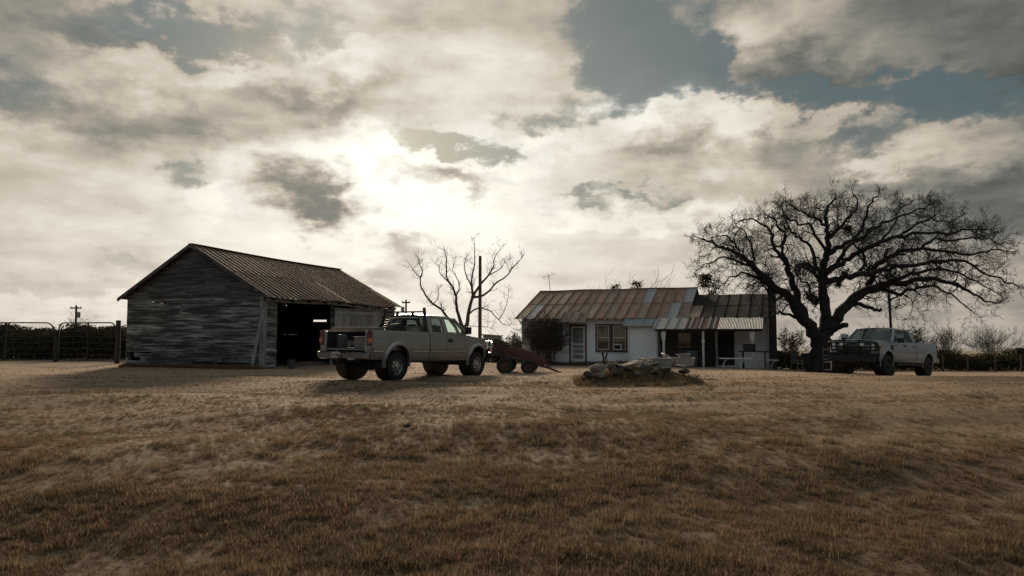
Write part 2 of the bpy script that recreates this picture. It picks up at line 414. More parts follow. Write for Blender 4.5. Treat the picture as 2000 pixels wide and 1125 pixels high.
def groundmat():
    m = bpy.data.materials.new('dry winter field')
    m.use_nodes = True
    t = NT(m.node_tree)
    b = t.n['Principled BSDF']
    tc = t.new('ShaderNodeTexCoord').outputs['Object']
    n1 = t.noise(t.mapping(tc, (0.09, 0.42, 1), rot=(0, 0, .06)), 1.0, 7, .62, .4)
    n2 = t.noise(t.mapping(tc, (0.5, 0.9, 1)), 1.0, 8, .68)
    n3 = t.noise(tc, 9.0, 6, .7)
    n4 = t.noise(tc, 45.0, 3, .7)
    c = t.mix(t.rng(n1, .40, .60), (0.150, 0.104, 0.064), (0.235, 0.158, 0.098))
    c = t.mix(t.math('MULTIPLY', t.rng(n2, .48, .66), .65), c, (0.12, 0.095, 0.058))
    c = t.mix(t.math('MULTIPLY', t.rng(n3, .48, .72), .6), c, (0.10, 0.075, 0.045))
    c = t.mix(t.math('MULTIPLY', t.rng(n4, .5, .75), .4), c, (0.34, 0.25, 0.17))
    # packed dirt drive worn between the barn, the house and the right-hand tree
    x, y, z = t.xyz(tc)
    lane = t.math('ABSOLUTE', t.math('SUBTRACT', y, t.math('ADD', 24.5, t.math('MULTIPLY', x, 0.10))))
    lane = t.math('ADD', lane, t.math('MULTIPLY', t.math('SUBTRACT', n2, .5), 6.0))
    c = t.mix(t.rng(lane, 1.0, 5.5, .55, 0.0), c, (0.262, 0.176, 0.110))
    def band(a, b_, c2, k):
        yc = t.math('ADD', a + k, t.math('ADD', t.math('MULTIPLY', x, b_), t.math('MULTIPLY', t.math('POWER', t.math('SUBTRACT', x, 1.5 if c2 > 0 else 0.0), 2.0), c2)))
        return t.math('ABSOLUTE', t.math('SUBTRACT', y, yc))
    dr = t.math('MINIMUM', t.math('MINIMUM', band(13.6, 0, .016, 0.0), band(13.6, 0, .016, 1.65)), t.math('MINIMUM', band(20.6, -.10, -.006, 0.0), band(20.6, -.10, -.006, 1.485)))
    dr = t.math('ADD', dr, t.math('MULTIPLY', t.math('SUBTRACT', n3, .5), .35))
    worn = t.rng(dr, .12, .36, .7, 0.0)
    # dark thatch with the dim foreground painted into its colour, fading toward the yard
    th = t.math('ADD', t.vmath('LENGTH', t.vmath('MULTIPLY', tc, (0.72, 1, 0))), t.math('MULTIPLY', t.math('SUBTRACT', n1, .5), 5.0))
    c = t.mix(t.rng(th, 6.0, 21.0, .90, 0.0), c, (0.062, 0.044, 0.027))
    c = t.mix(worn, c, (0.225, 0.155, 0.100))
    far = t.rng(y, 46.0, 60.0, 0.0, 1.0)
    c = t.mix(far, c, t.mix(n1, (0.055, 0.05, 0.032), (0.11, 0.09, 0.055)))
    t.put(b.inputs['Base Color'], c)
    b.inputs['Roughness'].default_value = 0.9
    b.inputs['Specular IOR Level'].default_value = 0.15
    b.inputs['Sheen Weight'].default_value = 0.25
    b.inputs['Sheen Roughness'].default_value = 0.6
    b.inputs['Sheen Tint'].default_value = (0.95, .75, .55, 1)
    bm = t.new('ShaderNodeBump')
    bm.inputs['Strength'].default_value = 1.0
    bm.inputs['Distance'].default_value = 0.06
    t.put(bm.inputs['Height'], t.math('ADD', t.math('MULTIPLY', n2, 1.5), t.math('ADD', t.math('MULTIPLY', n3, .6), t.math('MULTIPLY', n4, .15))))
    t.put(b.inputs['Normal'], bm.outputs[0])
    return m
M['ground'] = groundmat()

# ------------------------------------------------------------------ mesh builder
class MB:
    def __init__(s):
        s.v = []; s.f = []; s.m = []; s.T = Matrix.Identity(4)
    def add(s, vs, fs, mi=0):
        o = len(s.v)
        for p in vs:
            s.v.append(tuple(s.T @ Vector(p)))
        for f in fs:
            s.f.append([i + o for i in f]); s.m.append(mi)
    def box(s, c, d, rot=None, mi=0):
        x, y, z = d[0] / 2, d[1] / 2, d[2] / 2
        P = [Vector((a, b, e)) for a in (-x, x) for b in (-y, y) for e in (-z, z)]
        if rot is not None:
            rm = rot if isinstance(rot, Matrix) else Matrix.Rotation(rot, 3, 'Z')
            P = [rm @ q for q in P]
        P = [q + Vector(c) for q in P]
        s.add(P, [(0, 1, 3, 2), (4, 6, 7, 5), (0, 4, 5, 1), (2, 3, 7, 6), (0, 2, 6, 4), (1, 5, 7, 3)], mi)
    def box2(s, a, b, mi=0):
        s.box([(a[i] + b[i]) / 2 for i in range(3)], [abs(b[i] - a[i]) for i in range(3)], None, mi)
    def beam(s, a, b, w, h, mi=0):
        a = Vector(a); b = Vector(b); d = b - a
        L = d.length
        q = d.to_track_quat('X', 'Z').to_matrix()
        s.box((a + b) / 2, (L, w, h), q, mi)
    def tube(s, pts, radii, k=8, mi=0, cap=True):
        n = len(pts)
        P = [Vector(p) for p in pts]
        if not isinstance(radii, (list, tuple)): radii = [radii] * n
        vs = []
        up = Vector((0.13, 0.27, 0.95)).normalized()
        for i in range(n):
            d = (P[min(i + 1, n - 1)] - P[max(i - 1, 0)])
            if d.length < 1e-9: d = Vector((0, 0, 1))
            d.normalize()
            a = d.cross(up)
            if a.length < 1e-3: a = d.cross(Vector((1, 0, 0)))
            a.normalize()
            b = d.cross(a)
            for j in range(k):
                an = 2 * math.pi * j / k
                vs.append(P[i] + (a * math.cos(an) + b * math.sin(an)) * radii[i])
        fs = []
        for i in range(n - 1):
            for j in range(k):
                fs.append((i * k + j, i * k + (j + 1) % k, (i + 1) * k + (j + 1) % k, (i + 1) * k + j))
        if cap:
            fs.append(tuple(range(k))[::-1]); fs.append(tuple((n - 1) * k + j for j in range(k)))
        s.add(vs, fs, mi)
    def lathe(s, prof, axis='Z', c=(0, 0, 0), k=24, mi=0):
        vs = []; n = len(prof)
        for (r, h) in prof:
            for j in range(k):
                a = 2 * math.pi * j / k
                if axis == 'Z': q = (r * math.cos(a), r * math.sin(a), h)
                elif axis == 'Y': q = (r * math.cos(a), h, r * math.sin(a))
                else: q = (h, r * math.cos(a), r * math.sin(a))
                vs.append((q[0] + c[0], q[1] + c[1], q[2] + c[2]))
        fs = []
        for i in range(n - 1):
            for j in range(k):
                fs.append((i * k + j, i * k + (j + 1) % k, (i + 1) * k + (j + 1) % k, (i + 1) * k + j))
        s.add(vs, fs, mi)
    def poly(s, outer, holes=(), mp=None, mi=0, thick=None):
        """flat polygon with holes; mp maps (a, b) to a point; thick = vector for a second face and rim"""
        loops = [list(outer)] + [list(h) for h in holes]
        flat = [p for l in loops for p in l]
        tris = tessellate_polygon([[Vector((p[0], p[1], 0)) for p in l] for l in loops])
        mp = mp or (lambda a, b: (a, b, 0))
        P = [Vector(mp(*p)) for p in flat]
        s.add(P, tris, mi)
        if thick is not None:
            tv = Vector(thick)
            Q = [p + tv for p in P]
            s.add(Q, [t_[::-1] for t_ in tris], mi)
            o = 0
            for l in loops:
                n = len(l)
                vs = [P[o + i] for i in range(n)] + [Q[o + i] for i in range(n)]
                s.add(vs, [(i, (i + 1) % n, n + (i + 1) % n, n + i) for i in range(n)], mi)
                o += n
    def grid(s, rows, mi=0):
        n = len(rows[0]); vs = [p for r in rows for p in r]; fs = []
        for i in range(len(rows) - 1):
            for j in range(n - 1):
                fs.append((i * n + j, i * n + j + 1, (i + 1) * n + j + 1, (i + 1) * n + j))
        s.add(vs, fs, mi)
    def build(s, name, mats, parent=None, smooth=False, bevel=0.0):
        me = bpy.data.meshes.new(name)
        me.from_pydata(s.v, [], s.f)
        if not isinstance(mats, (list, tuple)): mats = [mats]
        for m in mats: me.materials.append(m)
        if len(mats) > 1: me.polygons.foreach_set('material_index', s.m)
        me.update()
        o = bpy.data.objects.new(name, me)
        COL.objects.link(o)
        if parent is not None: o.parent = parent
        if smooth:
            me.polygons.foreach_set('use_smooth', [True] * len(me.polygons))
            me.set_sharp_from_angle(angle=R(38))
        if bevel:
            b = o.modifiers.new('bevel', 'BEVEL'); b.width = bevel; b.segments = 2; b.limit_method = 'ANGLE'; b.angle_limit = R(40)
        return o

def thing(name, label, cat, loc=(0, 0, 0), rz=0.0, group=None, rx=0, ry=0):
    o = bpy.data.objects.new(name, None)
    o.empty_display_size = 0.2
    COL.objects.link(o)
    o.location = loc; o.rotation_euler = (rx, ry, rz)
    o['label'] = label; o['category'] = cat
    if group: o['group'] = group
    return o
def tag(o, label, cat, group=None, kind=None):
    o['label'] = label; o['category'] = cat
    if group: o['group'] = group
    if kind: o['kind'] = kind
    return o

def cloud_quads(name, cen, size, mat, parent=None, aspect=0.6, flat=0.0):
    """many small leaf faces at the given centres"""
    n = len(cen)
    a = rng.normal(size=(n, 3)); a[:, 2] *= (1 - flat); a /= np.linalg.norm(a, axis=1)[:, None]
    b = rng.normal(size=(n, 3)); b -= a * (a * b).sum(1)[:, None]; b /= np.linalg.norm(b, axis=1)[:, None]
    sz = (np.asarray(size) * rng.uniform(0.6, 1.4, n))[:, None]
    V = np.stack([cen - a * sz, cen - b * sz * aspect, cen + a * sz, cen + b * sz * aspect], 1).reshape(-1, 3)
    F = np.arange(4 * n).reshape(-1, 4)
    me = bpy.data.meshes.new(name)
    me.vertices.add(4 * n); me.vertices.foreach_set('co', V.astype(np.float32).ravel())
    me.loops.add(4 * n); me.loops.foreach_set('vertex_index', F.astype(np.int32).ravel())
    me.polygons.add(n); me.polygons.foreach_set('loop_start', np.arange(0, 4 * n, 4, dtype=np.int32))
    me.update(calc_edges=True)
    me.materials.append(mat)
    o = bpy.data.objects.new(name, me)
    COL.objects.link(o)
    if parent is not None: o.parent = parent
    return o

# ------------------------------------------------------------------ ground
def sstep(a, b, x):
    t = np.clip((x - a) / (b - a), 0, 1)
    return t * t * (3 - 2 * t)
MOUND = (3.35, 18.9)
def rut(x, y):
    """worn wheel tracks curving across the yard, 1 in a rut and 0 outside"""
    d = 9.0
    for k in (0.0, 1.65):
        d = np.minimum(d, np.abs(y - (13.6 + k + .016 * (x - 1.5) ** 2)))
        d = np.minimum(d, np.abs(y - (20.6 + k * .9 - .10 * x - .006 * x * x)))
    return np.clip(1.35 - d / .24, 0, 1)
def gz(x, y):
    x = np.asarray(x, float); y = np.asarray(y, float)
    f = 0.35 + 0.65 * sstep(-9, 0, x)
    z = -0.034 * np.clip(y - 19, 0, 31) * f
    z = z - 0.033 * np.clip(y - 52, 0, None) - 0.33 * sstep(10, 18, x) * sstep(20, 30, y)
    z = z - 0.55 * (1 - sstep(3, 14, y))  # near ground sunk so its slope tilts from the sun and dims
    w = 0.045 * np.sin(y * 1.25 + 0.35 * x + 1.3 * np.sin(x * .21)) + 0.026 * np.sin(y * 2.3 - .5 * x + 2.0) + 0.018 * np.sin(x * .9 + y * .4) * np.sin(y * .7)
    w = w * sstep(3, 8, y) * (1 - .75 * sstep(18, 26, y))
    z = z + w - .035 * rut(x, y)
    m = np.exp(-(((x - MOUND[0]) / 1.35) ** 2 + ((y - MOUND[1]) / 0.95) ** 2) ** 1.3)
    z = z + 0.31 * m
    return z
def G(x, y, dz=0.0):
    return Vector((x, y, float(gz(x, y)) + dz))
def GU(u, Y, dz=0.0):
    return G((u - 1000) / FPX * Y, Y, dz)

def make_ground():
    ang = np.concatenate([np.linspace(-180, -48, 34)[:-1], np.linspace(-48, 48, 420), np.linspace(48, 180, 34)[1:-1]])
    rad = np.concatenate([[0.05, 1.0, 2.0], np.linspace(3, 34, 230), np.geomspace(34.6, 5000, 60)])
    A, Rr = np.meshgrid(np.radians(ang), rad)
    X = np.sin(A) * Rr; Y = np.cos(A) * Rr
    Z = gz(X, Y)
    n1, n2 = X.shape
    V = np.stack([X, Y, Z], -1).reshape(-1, 3)
    F = []
    for i in range(n1 - 1):
        o = i * n2
        for j in range(n2):
            k = (j + 1) % n2
            F.append((o + j, o + n2 + j, o + n2 + k, o + k))
    me = bpy.data.meshes.new('ground')
    me.from_pydata(V.tolist(), [], F)
    me.polygons.foreach_set('use_smooth', [True] * len(me.polygons))
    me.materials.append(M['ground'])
    o = bpy.data.objects.new('ground', me)
    o['kind'] = 'structure'
    COL.objects.link(o)
    me.update()
    import bmesh
    bm = bmesh.new(); bm.from_mesh(me); bmesh.ops.recalc_face_normals(bm, faces=bm.faces)
    bm.faces.ensure_lookup_table()
    if bm.faces[len(bm.faces) // 2].normal.z < 0: bmesh.ops.reverse_faces(bm, faces=bm.faces)
    bm.to_mesh(me); bm.free()
make_ground()

# ------------------------------------------------------------------ barn
def board_wall(mb, P0, ex, span, z0, z1, bh, holes=(), out=(0, 0, 1), joint=4.4, mi=0, jit=0.006, miss=0.0):
    """horizontal boards: P0 origin, ex unit direction, span(z)->(a,b), each board a slim box"""
    P0 = Vector(P0); ex = Vector(ex); out = Vector(out)
    z = z0
    while z < z1 - 0.004:
        h = min(bh * random.uniform(.96, 1.04), z1 - z)
        a, b = span(z + h * .5)
        segs = [(a, b)]
        for (ha, hb, hz0, hz1) in holes:
            if z + h * .5 > hz0 and z + h * .5 < hz1:
                ns = []
                for (p, q) in segs:
                    if hb <= p or ha >= q: ns.append((p, q)); continue
                    if ha > p: ns.append((p, ha))
                    if hb < q: ns.append((hb, q))
                segs = ns
        for (p, q) in segs:
            x = p
            while x < q - 0.01:
                L = min(random.uniform(.55, 1.3) * joint, q - x)
                if q - x - L < .35: L = q - x
                if not (random.random() < miss):
                    rot = random.gauss(0, 0.0018)
                    c = P0 + ex * (x + L / 2) + Vector((0, 0, z + h / 2)) + out * random.uniform(0, jit * 2)
                    rm = Matrix.Rotation(math.atan2(ex.y, ex.x), 3, 'Z') @ Matrix.Rotation(rot, 3, 'Y') @ Matrix.Rotation(0.06, 3, 'X')
                    mb.box(c, (L - .004, 0.022, h * 1.03), rm, mi)
                x += L
        z += h

BA = (-9.35, 25.7)
BROT = R(-21)
BW, BL = 7.0, 9.5
BZ = -0.13
def make_barn():
    root = thing('barn', 'weathered grey plank barn with rusty metal gable roof and wide open doorway', 'barn', (BA[0], BA[1], BZ), BROT)
    E0, E1 = 2.89, 2.72
    K0, K1 = 4.81, 4.60
    def eave(y): return E0 + (E1 - E0) * y / BL - .03 * math.sin(y * 1.1)
    def ridge(y): return K0 + (K1 - K0) * y / BL - .05 * math.sin(math.pi * y / BL)
    # front gable wall
    g = MB()
    slit = [(-5.18, -4.78, 2.59, 2.64), (-5.66, -5.52, 2.64, 2.69), (-3.4, -0.3, -1, 0.28), (-6.9, -6.2, 0.3, 0.52), (-6.95, -5.6, .52, .68)]
    def span(z):
        if z < E0: return (-BW, 0)
        k = (K0 - z) / (K0 - E0)
        return (-BW / 2 - BW / 2 * k, -BW / 2 + BW / 2 * k)
    board_wall(g, (0, 0, 0), (1, 0, 0), span, -0.1, E0 - .30, .185, slit[2:], (0, -1, 0))
    board_wall(g, (0, 0, 0), (1, 0, 0), span, E0 - .30, E0 - .15, .05, slit, (0, -1, 0))
    g2 = MB()
    board_wall(g2, (0, 0, 0), (1, 0, 0), span, E0 - .15, K0 - .02, .185, (), (0, -1, 0))
    for p in (-6.9, -4.6, -2.3, -.08): g.box2((p - .05, .03, -.1), (p + .05, .13, span(0)[1] + 2.8))
    # a loose board across the skirt and a crooked low one
    g.beam((-6.5, -.035, .50), (-4.2, -.035, .42), .03, .17)
    g.beam((-2.25, -.04, 1.08), (-.2, -.04, 1.02), .03, .16)
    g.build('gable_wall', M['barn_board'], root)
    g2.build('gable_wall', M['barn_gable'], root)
    # right-hand long wall with doorway
    s = MB()
    D0, D1, DH = 0.74, 4.32, 2.52
    def sp(z): return (0, BL)
    board_wall(s, (0, 0, 0), (0, 1, 0), sp, 0.15, 2.70, .175, [(D0, 7.9, -1, DH)], (1, 0, 0))
    board_wall(s, (0, 0, 0), (0, 1, 0), lambda z: (.1, D0 - .04), 0.12, 2.5, .15, (), (1, 0, 0), mi=0)
    for y in (D0, D1 + .05, 6.2, 8.0, BL - .06): s.box2((-.13, y - .06, -.1), (-.03, y + .06, 2.74))
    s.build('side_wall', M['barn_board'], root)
    # left and rear walls
    l = MB()
    board_wall(l, (-BW, 0, 0), (0, 1, 0), sp, -0.1, 2.56, .19, (), (-1, 0, 0))
    board_wall(l, (-BW, 0, 0), (0, 1, 0), sp, 2.56, 2.95, .19, [(.7, 2.9, 0, 9)], (-1, 0, 0), joint=6)
    for y in (.1, 2.4, 4.8, 7.2, 9.4): l.box2((-BW + .03, y - .05, -.1), (-BW + .13, y + .05, 2.85))
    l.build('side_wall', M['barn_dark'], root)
    bk = MB()
    # where the far wall lets daylight in, worked out along the sight line through the doorway
    def hit(u, v):
        d = W(u, v, 1.0) - Vector((0, 0, CAM_Z))
        rm = Matrix.Rotation(-BROT, 3, 'Z')
        o = rm @ (Vector((0, 0, CAM_Z)) - Vector((BA[0], BA[1], BZ)))
        dd = rm @ d
        t = (BL - o.y) / dd.y
        return o + dd * t
    h0 = hit(612, 628.5); h1 = hit(638, 624.5)
    bk_sp = lambda z: (-BW, 0) if z < E1 else (-BW / 2 - BW / 2 * (K1 - z) / (K1 - E1), -BW / 2 + BW / 2 * (K1 - z) / (K1 - E1))
    board_wall(bk, (0, BL, 0), (1, 0, 0), bk_sp, -0.1, h0.z, .19, (), (0, 1, 0), jit=0)
    board_wall(bk, (0, BL, 0), (1, 0, 0), bk_sp, h0.z, h1.z, .2, [(h0.x, h1.x, 0, 9)], (0, 1, 0), jit=0)
    board_wall(bk, (0, BL, 0), (1, 0, 0), bk_sp, h1.z, K1 - .05, .19, (), (0, 1, 0), jit=0)
    bk.box2((-BW - .1, BL - .4, 2.2), (-BW + .5, BL - .06, 2.72))
    bk.box2((-BW, BL - .05, -.1), (-BW + .1, BL - .02, 2.6)); 
    bk.build('rear_wall', M['barn_dark'], root)
    # roof: two slopes of ribbed sheets
    OV, OH = .20, .34
    for sgn in (1, -1):
        r = MB()
        n = 16
        y0, y1 = -OV, BL + .3
        cx = -BW / 2
        def P(i, k):  # i along the ridge 0..n, k 0 ridge..1 eave
            y = y0 + (y1 - y0) * i / n
            yy = min(max(y, 0), BL)
            top = Vector((cx, y, ridge(yy) + .07)); hw = BW / 2 + OH
            ez = eave(yy) - (ridge(yy) - eave(yy)) / (BW / 2) * OH + .07
            bot = Vector((cx + sgn * hw, y, ez))
            p = top.lerp(bot, k)
            return p
        for i in range(n):
            off = random.uniform(0, .008); ext = random.uniform(-.03, .05) / 4
            for (k0, k1, dz) in ((0, .52, .012), (.5, 1 + ext, 0.0)):
                a, b, c, d = P(i + .01, k0), P(i + .99, k0), P(i + .99, k1), P(i + .01, k1)
                up = Vector((0, 0, off + dz))
                A = [a + up, b + up, c + up, d + up]
                Bq = [q - Vector((0, 0, .008)) for q in A]
                mi = 1 if (random.random() < .12) else 0
                r.add(A + Bq, [(0, 1, 2, 3), (7, 6, 5, 4), (0, 4, 5, 1), (2, 6, 7, 3), (1, 5, 6, 2), (0, 3, 7, 4)], mi)
            for fr in (0.0, .5):
                a, b = P(i + fr, 0) + Vector((0, 0, .028)), P(i + fr, 1) + Vector((0, 0, .028))
                r.beam(a, b, .035, .035, 0)
        if sgn == 1:
            a, b = P(0, 0), P(n, 0)
            for i in range(n): r.beam(P(i, 0) + Vector((0, 0, .03)), P(i + 1, 0) + Vector((0, 0, .03)), .22, .03, 0)
        r.build('roof', [M['rust_dark'], M['rust2']], root)
    # rafters tails, fascia, corner boards
    f = MB()
    for i in range(9):
        y = .3 + i * 1.05
        zz = eave(y) - .07
        f = MB(); f.beam((-.3, y, zz + .13), (.30, y, zz - .13), .05, .10)
        f.build('rafter_tail', M['barn_dark'], root)
    y = .0
    while y < BL - .3:
        L = random.uniform(.9, 1.5)
        y2 = min(y + L, BL)
        fb = MB(); fb.beam((.10, y, eave(y) - .20), (.10, y2 - .03, eave(y2) - .20 + random.uniform(-.02, .02)), .03, .11)
        fb.build('fascia', M['barn_vert'], root)
        y = y2
    for sg in (-1, 1):
        q = MB()
        zt = Vector((-BW / 2, -OV - .01, K0 + .02)); zb = Vector((-BW / 2 + sg * (BW / 2 + OH), -OV - .01, E0 - (K0 - E0) / (BW / 2) * OH + .02))
        q.beam(zt, zb, .03, .10)
        q.build('bargeboard', M['barn_gable'], root)
    c = MB(); c.box2((-.10, -.075, .0), (.04, -.045, 2.8)); c.build('corner_board', M['barn_vert'], root); c = MB(); c.box2((.045, -.07, .0), (.075, .10, 2.6)); c.build('corner_board', M['barn_vert'], root)
    lb = MB(); lb.beam((-.34, -.22, -.05), (.03, -.10, 2.1), .03, .13); lb.build('leaning_plank', M['barn_vert'], root)
    # sliding door of upright planks
    d = MB(); x = D1 + .02
    while x < 8.0:
        w = random.uniform(.13, .19)
        d.box2((.065, x, .42 + random.uniform(-.02, .02)), (.09 + random.uniform(0, .006), x + w - .008, 2.40))
        x += w
    d.box2((.095, D1 + .05, 2.20), (.115, 7.95, 2.33))
    d.build('sliding_door', M['barn_vert'], root)
    tr = MB(); tr.box2((.06, D1 - .1, 2.415), (.15, 8.1, 2.455)); tr.build('door_track', M['barn_vert'], root)
    fl = MB(); fl.box2((-BW + .15, .15, -.3), (-.15, BL - .15, .02)); fl.build('floor', M['mulch'], root)
make_barn()
b = MB(); b.lathe([(0.0, .0), (.12, 0), (.15, .34), (.155, .35), (.14, .34), (.11, .03), (0, .03)], k=20)
p = W(569, 719, 25.9)
o = tag(b.build('bucket', M['cloth_blue'], smooth=True), 'small grey bucket standing in the dark open barn doorway', 'bucket'); o.location = (p.x, p.y, float(gz(p.x, p.y)))

# ------------------------------------------------------------------ house
HO = (0.615, 41.0)
HZ = -0.65
HROT = R(-21.5)
HL, HW = 13.8, 8.6
def roof_sheets(mb, P, n, courses, matfn, rib=.035, skip=None, ribmi=None):
    for i in range(n):
        for ci, (k0, k1) in enumerate(courses):
            if skip and skip(i, ci): continue
            a, b, c, d = P(i + .004, k0), P(i + .996, k0), P(i + .996, k1), P(i + .004, k1)
            up = Vector((0, 0, .014 * (len(courses) - ci)))
            A = [a + up, b + up, c + up, d + up]
            Bq = [q - Vector((0, 0, .01)) for q in A]
            mb.add(A + Bq, [(0, 1, 2, 3), (7, 6, 5, 4), (0, 4, 5, 1), (2, 6, 7, 3), (1, 5, 6, 2), (0, 3, 7, 4)], matfn(i, ci))
            if rib:
                mb.beam(a + up + Vector((0, 0, .012)), d + up + Vector((0, 0, .012)), rib, rib, ribmi if ribmi is not None else matfn(i, ci))
def make_house():
    root = thing('farmhouse', 'long low white lap-sided farmhouse with patchy rusted metal roof and porch', 'house', (HO[0], HO[1], HZ), HROT)
    EZ = 2.76
    # front wall as one polygon with openings  (x, z)
    DX = (3.0, 3.92); DT = (0.10, 2.24)
    W2 = (4.56, 6.30); W2Z = (0.80, 2.31)
    W1 = (.60, 2.45); W1Z = (.86, 2.45)
    wall = MB()
    outer = [(0, -.3), (HL, -.3), (HL, EZ), (0, EZ)]
    def rect(x0, x1, z0, z1): return [(x0, z0), (x1, z0), (x1, z1), (x0, z1)]
    holes = [rect(*DX, *DT), rect(*W2, *W2Z), rect(*W1, *W1Z), rect(11.25, 12.1, .1, 2.05)]
    wall.poly(outer, holes, lambda a, b: (a, 0, b), 0, (0, .12, 0))
    wall.poly([(0, -.3), (HW, -.3), (HW, EZ), (HW / 2, 4.5), (0, EZ)], (), lambda a, b: (0.001, a + .125, b), 0, (.1, 0, 0))
    wall.poly([(0, -.3), (HW, -.3), (HW, EZ), (HW / 2, 4.05), (0, EZ)], (), lambda a, b: (HL - .001, a + .125, b), 0, (-.1, 0, 0))
    wall.poly(rect(0.2, HL - .2, -.3, EZ), (), lambda a, b: (a, HW, b), 0, (0, -.1, 0))
    wall.build('wall', M['siding'], root)
    # enclosed room standing forward of the wall
    BX0, BX1, BY = 6.57, 8.18, -.9
    rm = MB()
    rm.poly(rect(BX0, BX1, -.35, 2.34), (), lambda a, b: (a, BY, b), 0, (0, .1, 0))
    rm.poly([(BY + .102, -.35), (-.004, -.35), (-.004, 2.5), (BY + .102, 2.36)], (), lambda a, b: (BX0 + .002, a, b), 0, (.1, 0, 0))
    rm.poly([(BY + .102, -.35), (-.004, -.35), (-.004, 2.5), (BY + .102, 2.36)], (), lambda a, b: (BX1 - .002, a, b), 0, (-.1, 0, 0))
    rm.build('front_room', M['siding'], root)
    t = MB(); t.box2((BX0 - .01, BY - .03, -.3), (BX0 + .1, BY - .005, 2.32)); t.build('corner_board', M['white_trim'], root); t = MB(); t.box2((BX1 - .08, BY - .03, -.3), (BX1 + .01, BY - .005, 2.32)); t.build('corner_board', M['white_trim'], root)
    t = MB(); t.box2((-.02, -.035, -.3), (.10, -.004, 2.58)); t.build('corner_board', M['white_trim'], root)
    # main roof
    RZ0, RZ1, RR = 4.52, 4.55, 4.10
    XS = 9.75
    OVX, OH = .32, .42
    def RP(x0, x1, n, zr0, zr1, ez, hw):
        def P(i, k):
            x = x0 + (x1 - x0) * i / n
            zr = zr0 + (zr1 - zr0) * i / n - .02 * math.sin(i * .9)
            top = Vector((x, hw, zr)); eave = Vector((x, -OH, ez - (zr - ez) / hw * OH + .01 * math.sin(i * 1.7)))
            return top.lerp(eave, k)
        return P
    n = 17
    P = RP(-OVX, XS, n, RZ0, RZ1, EZ + .04, HW / 2)
    galv = {(1, 1), (12, 0), (16, 0), (15, 1)}
    tan = {(0, 1), (4, 1), (6, 1), (7, 1), (9, 1), (12, 1), (3, 0), (8, 0), (16, 1)}
    random.seed(12)
    r = MB()
    roof_sheets(r, P, n, [(0, .51), (.49, 1)], lambda i, c: 1 if (i, c) in galv else (2 if (i, c) in tan else 0), ribmi=2)
    Pb = lambda i, k: Vector((P(i, 0).x, HW / 2 + (HW / 2 + OH) * k, P(i, 0).z + (EZ - .1 - P(i, 0).z) * k))
    roof_sheets(r, Pb, n, [(0, 1)], lambda i, c: 0, rib=0)
    for i in range(n): r.beam(P(i, 0) + Vector((0, 0, .03)), P(i + 1, 0) + Vector((0, 0, .03)), .2, .03, 0)
    r.build('roof', [M['rust'], M['galv'], M['rust2']], root)
    # darker lower roof at the right end
    P2 = RP(XS + .01, HL + .25, 7, RR, RR - .04, EZ + .03, HW / 2)
    r = MB()
    roof_sheets(r, P2, 7, [(0, .51), (.49, 1)], lambda i, c: 1 if (i, c) in ((0, 1),) else 0)
    Pc = lambda i, k: Vector((P2(i, 0).x, HW / 2 + (HW / 2 + OH) * k, P2(i, 0).z + (EZ - .1 - P2(i, 0).z) * k))
    roof_sheets(r, Pc, 7, [(0, 1)], lambda i, c: 0, rib=0)
    r.poly([(HW / 2, RR), (HW / 2, 4.53), (.1, 2.8), (.1, 2.68)], (), lambda a, b: (XS - .02, a, b), 0, (.02, 0, 0))
    r.build('roof', [M['tar'], M['rust2']], root)
    # little roof over the front door
    r = MB()
    Pd = lambda i, k: Vector((2.55 + 1.7 * i / 3, -.40 - .60 * k, 2.465 - .19 * k)) if k > 0 or True else None
    Pd = lambda i, k: Vector((2.55 + 1.55 * i / 3, .35 - 1.30 * k, 3.02 - .60 * k))
    roof_sheets(r, Pd, 3, [(0, 1)], lambda i, c: 0)
    r.build('door_roof', M['rust2'], root)
    # roof over the forward room
    r = MB()
    Pe = lambda i, k: Vector((6.35 + (9.0 - 6.35) * i / 5, -.30 - .86 * k, 2.66 - .46 * k))
    roof_sheets(r, Pe, 5, [(0, 1)], lambda i, c: 0)
    r.build('room_roof', M['galv'], root)
    # porch roof
    PX0, PX1, PY = 8.22, 13.62, -2.25
    r = MB()
    Pf = lambda i, k: Vector((PX0 + (PX1 - PX0) * i / 10, -.42 - 1.95 * k, 2.64 - .60 * k))
    mf = lambda i, c: 0 if i < 3 else 1
    roof_sheets(r, Pf, 10, [(0, 1)], mf, rib=.05, skip=lambda i, c: i >= 6)
    # corrugated sheets at the right end
    x0 = Pf(6, 0).x; x1 = PX1
    rows = []
    for k in (0, 1):
        row = []
        nn = 116
        for j in range(nn + 1):
            x = x0 + (x1 - x0) * j / nn
            row.append(Vector((x, -.42 - 1.95 * k, 2.66 - .60 * k + .016 * math.sin(j * math.pi / 2))))
        rows.append(row)
    r.grid(rows, 0)
    for i in (3.4, 4.3, 5.1, 5.6): r.beam(Pf(i, 0) + Vector((0, 0, .05)), Pf(i, 1) + Vector((0, 0, .05)), .09, .015, 0)
    r.build('porch_roof', [M['galv'], M['rust_dark']], root)
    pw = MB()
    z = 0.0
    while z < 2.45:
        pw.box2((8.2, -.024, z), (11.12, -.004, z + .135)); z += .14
    pw.build('porch_shade_wall', pmat('brown boards with porch shade', (0.075, 0.068, 0.046), .85, island=.25, var=.4, scale=3, stretch=(.4, 1, 5)), root)  # brown boards, darkened to hold the shade under the porch
    bm_ = MB(); bm_.box2((PX0 + .05, PY + .02, 1.93), (PX1 - .05, PY + .12, 2.05)); bm_.build('porch_beam', M['barn_dark'], root)
    fl = MB(); fl.box2((8.25, -2.2, -.35), (13.75, -.01, -.02)); fl.build('porch_floor', M['concrete'], root)
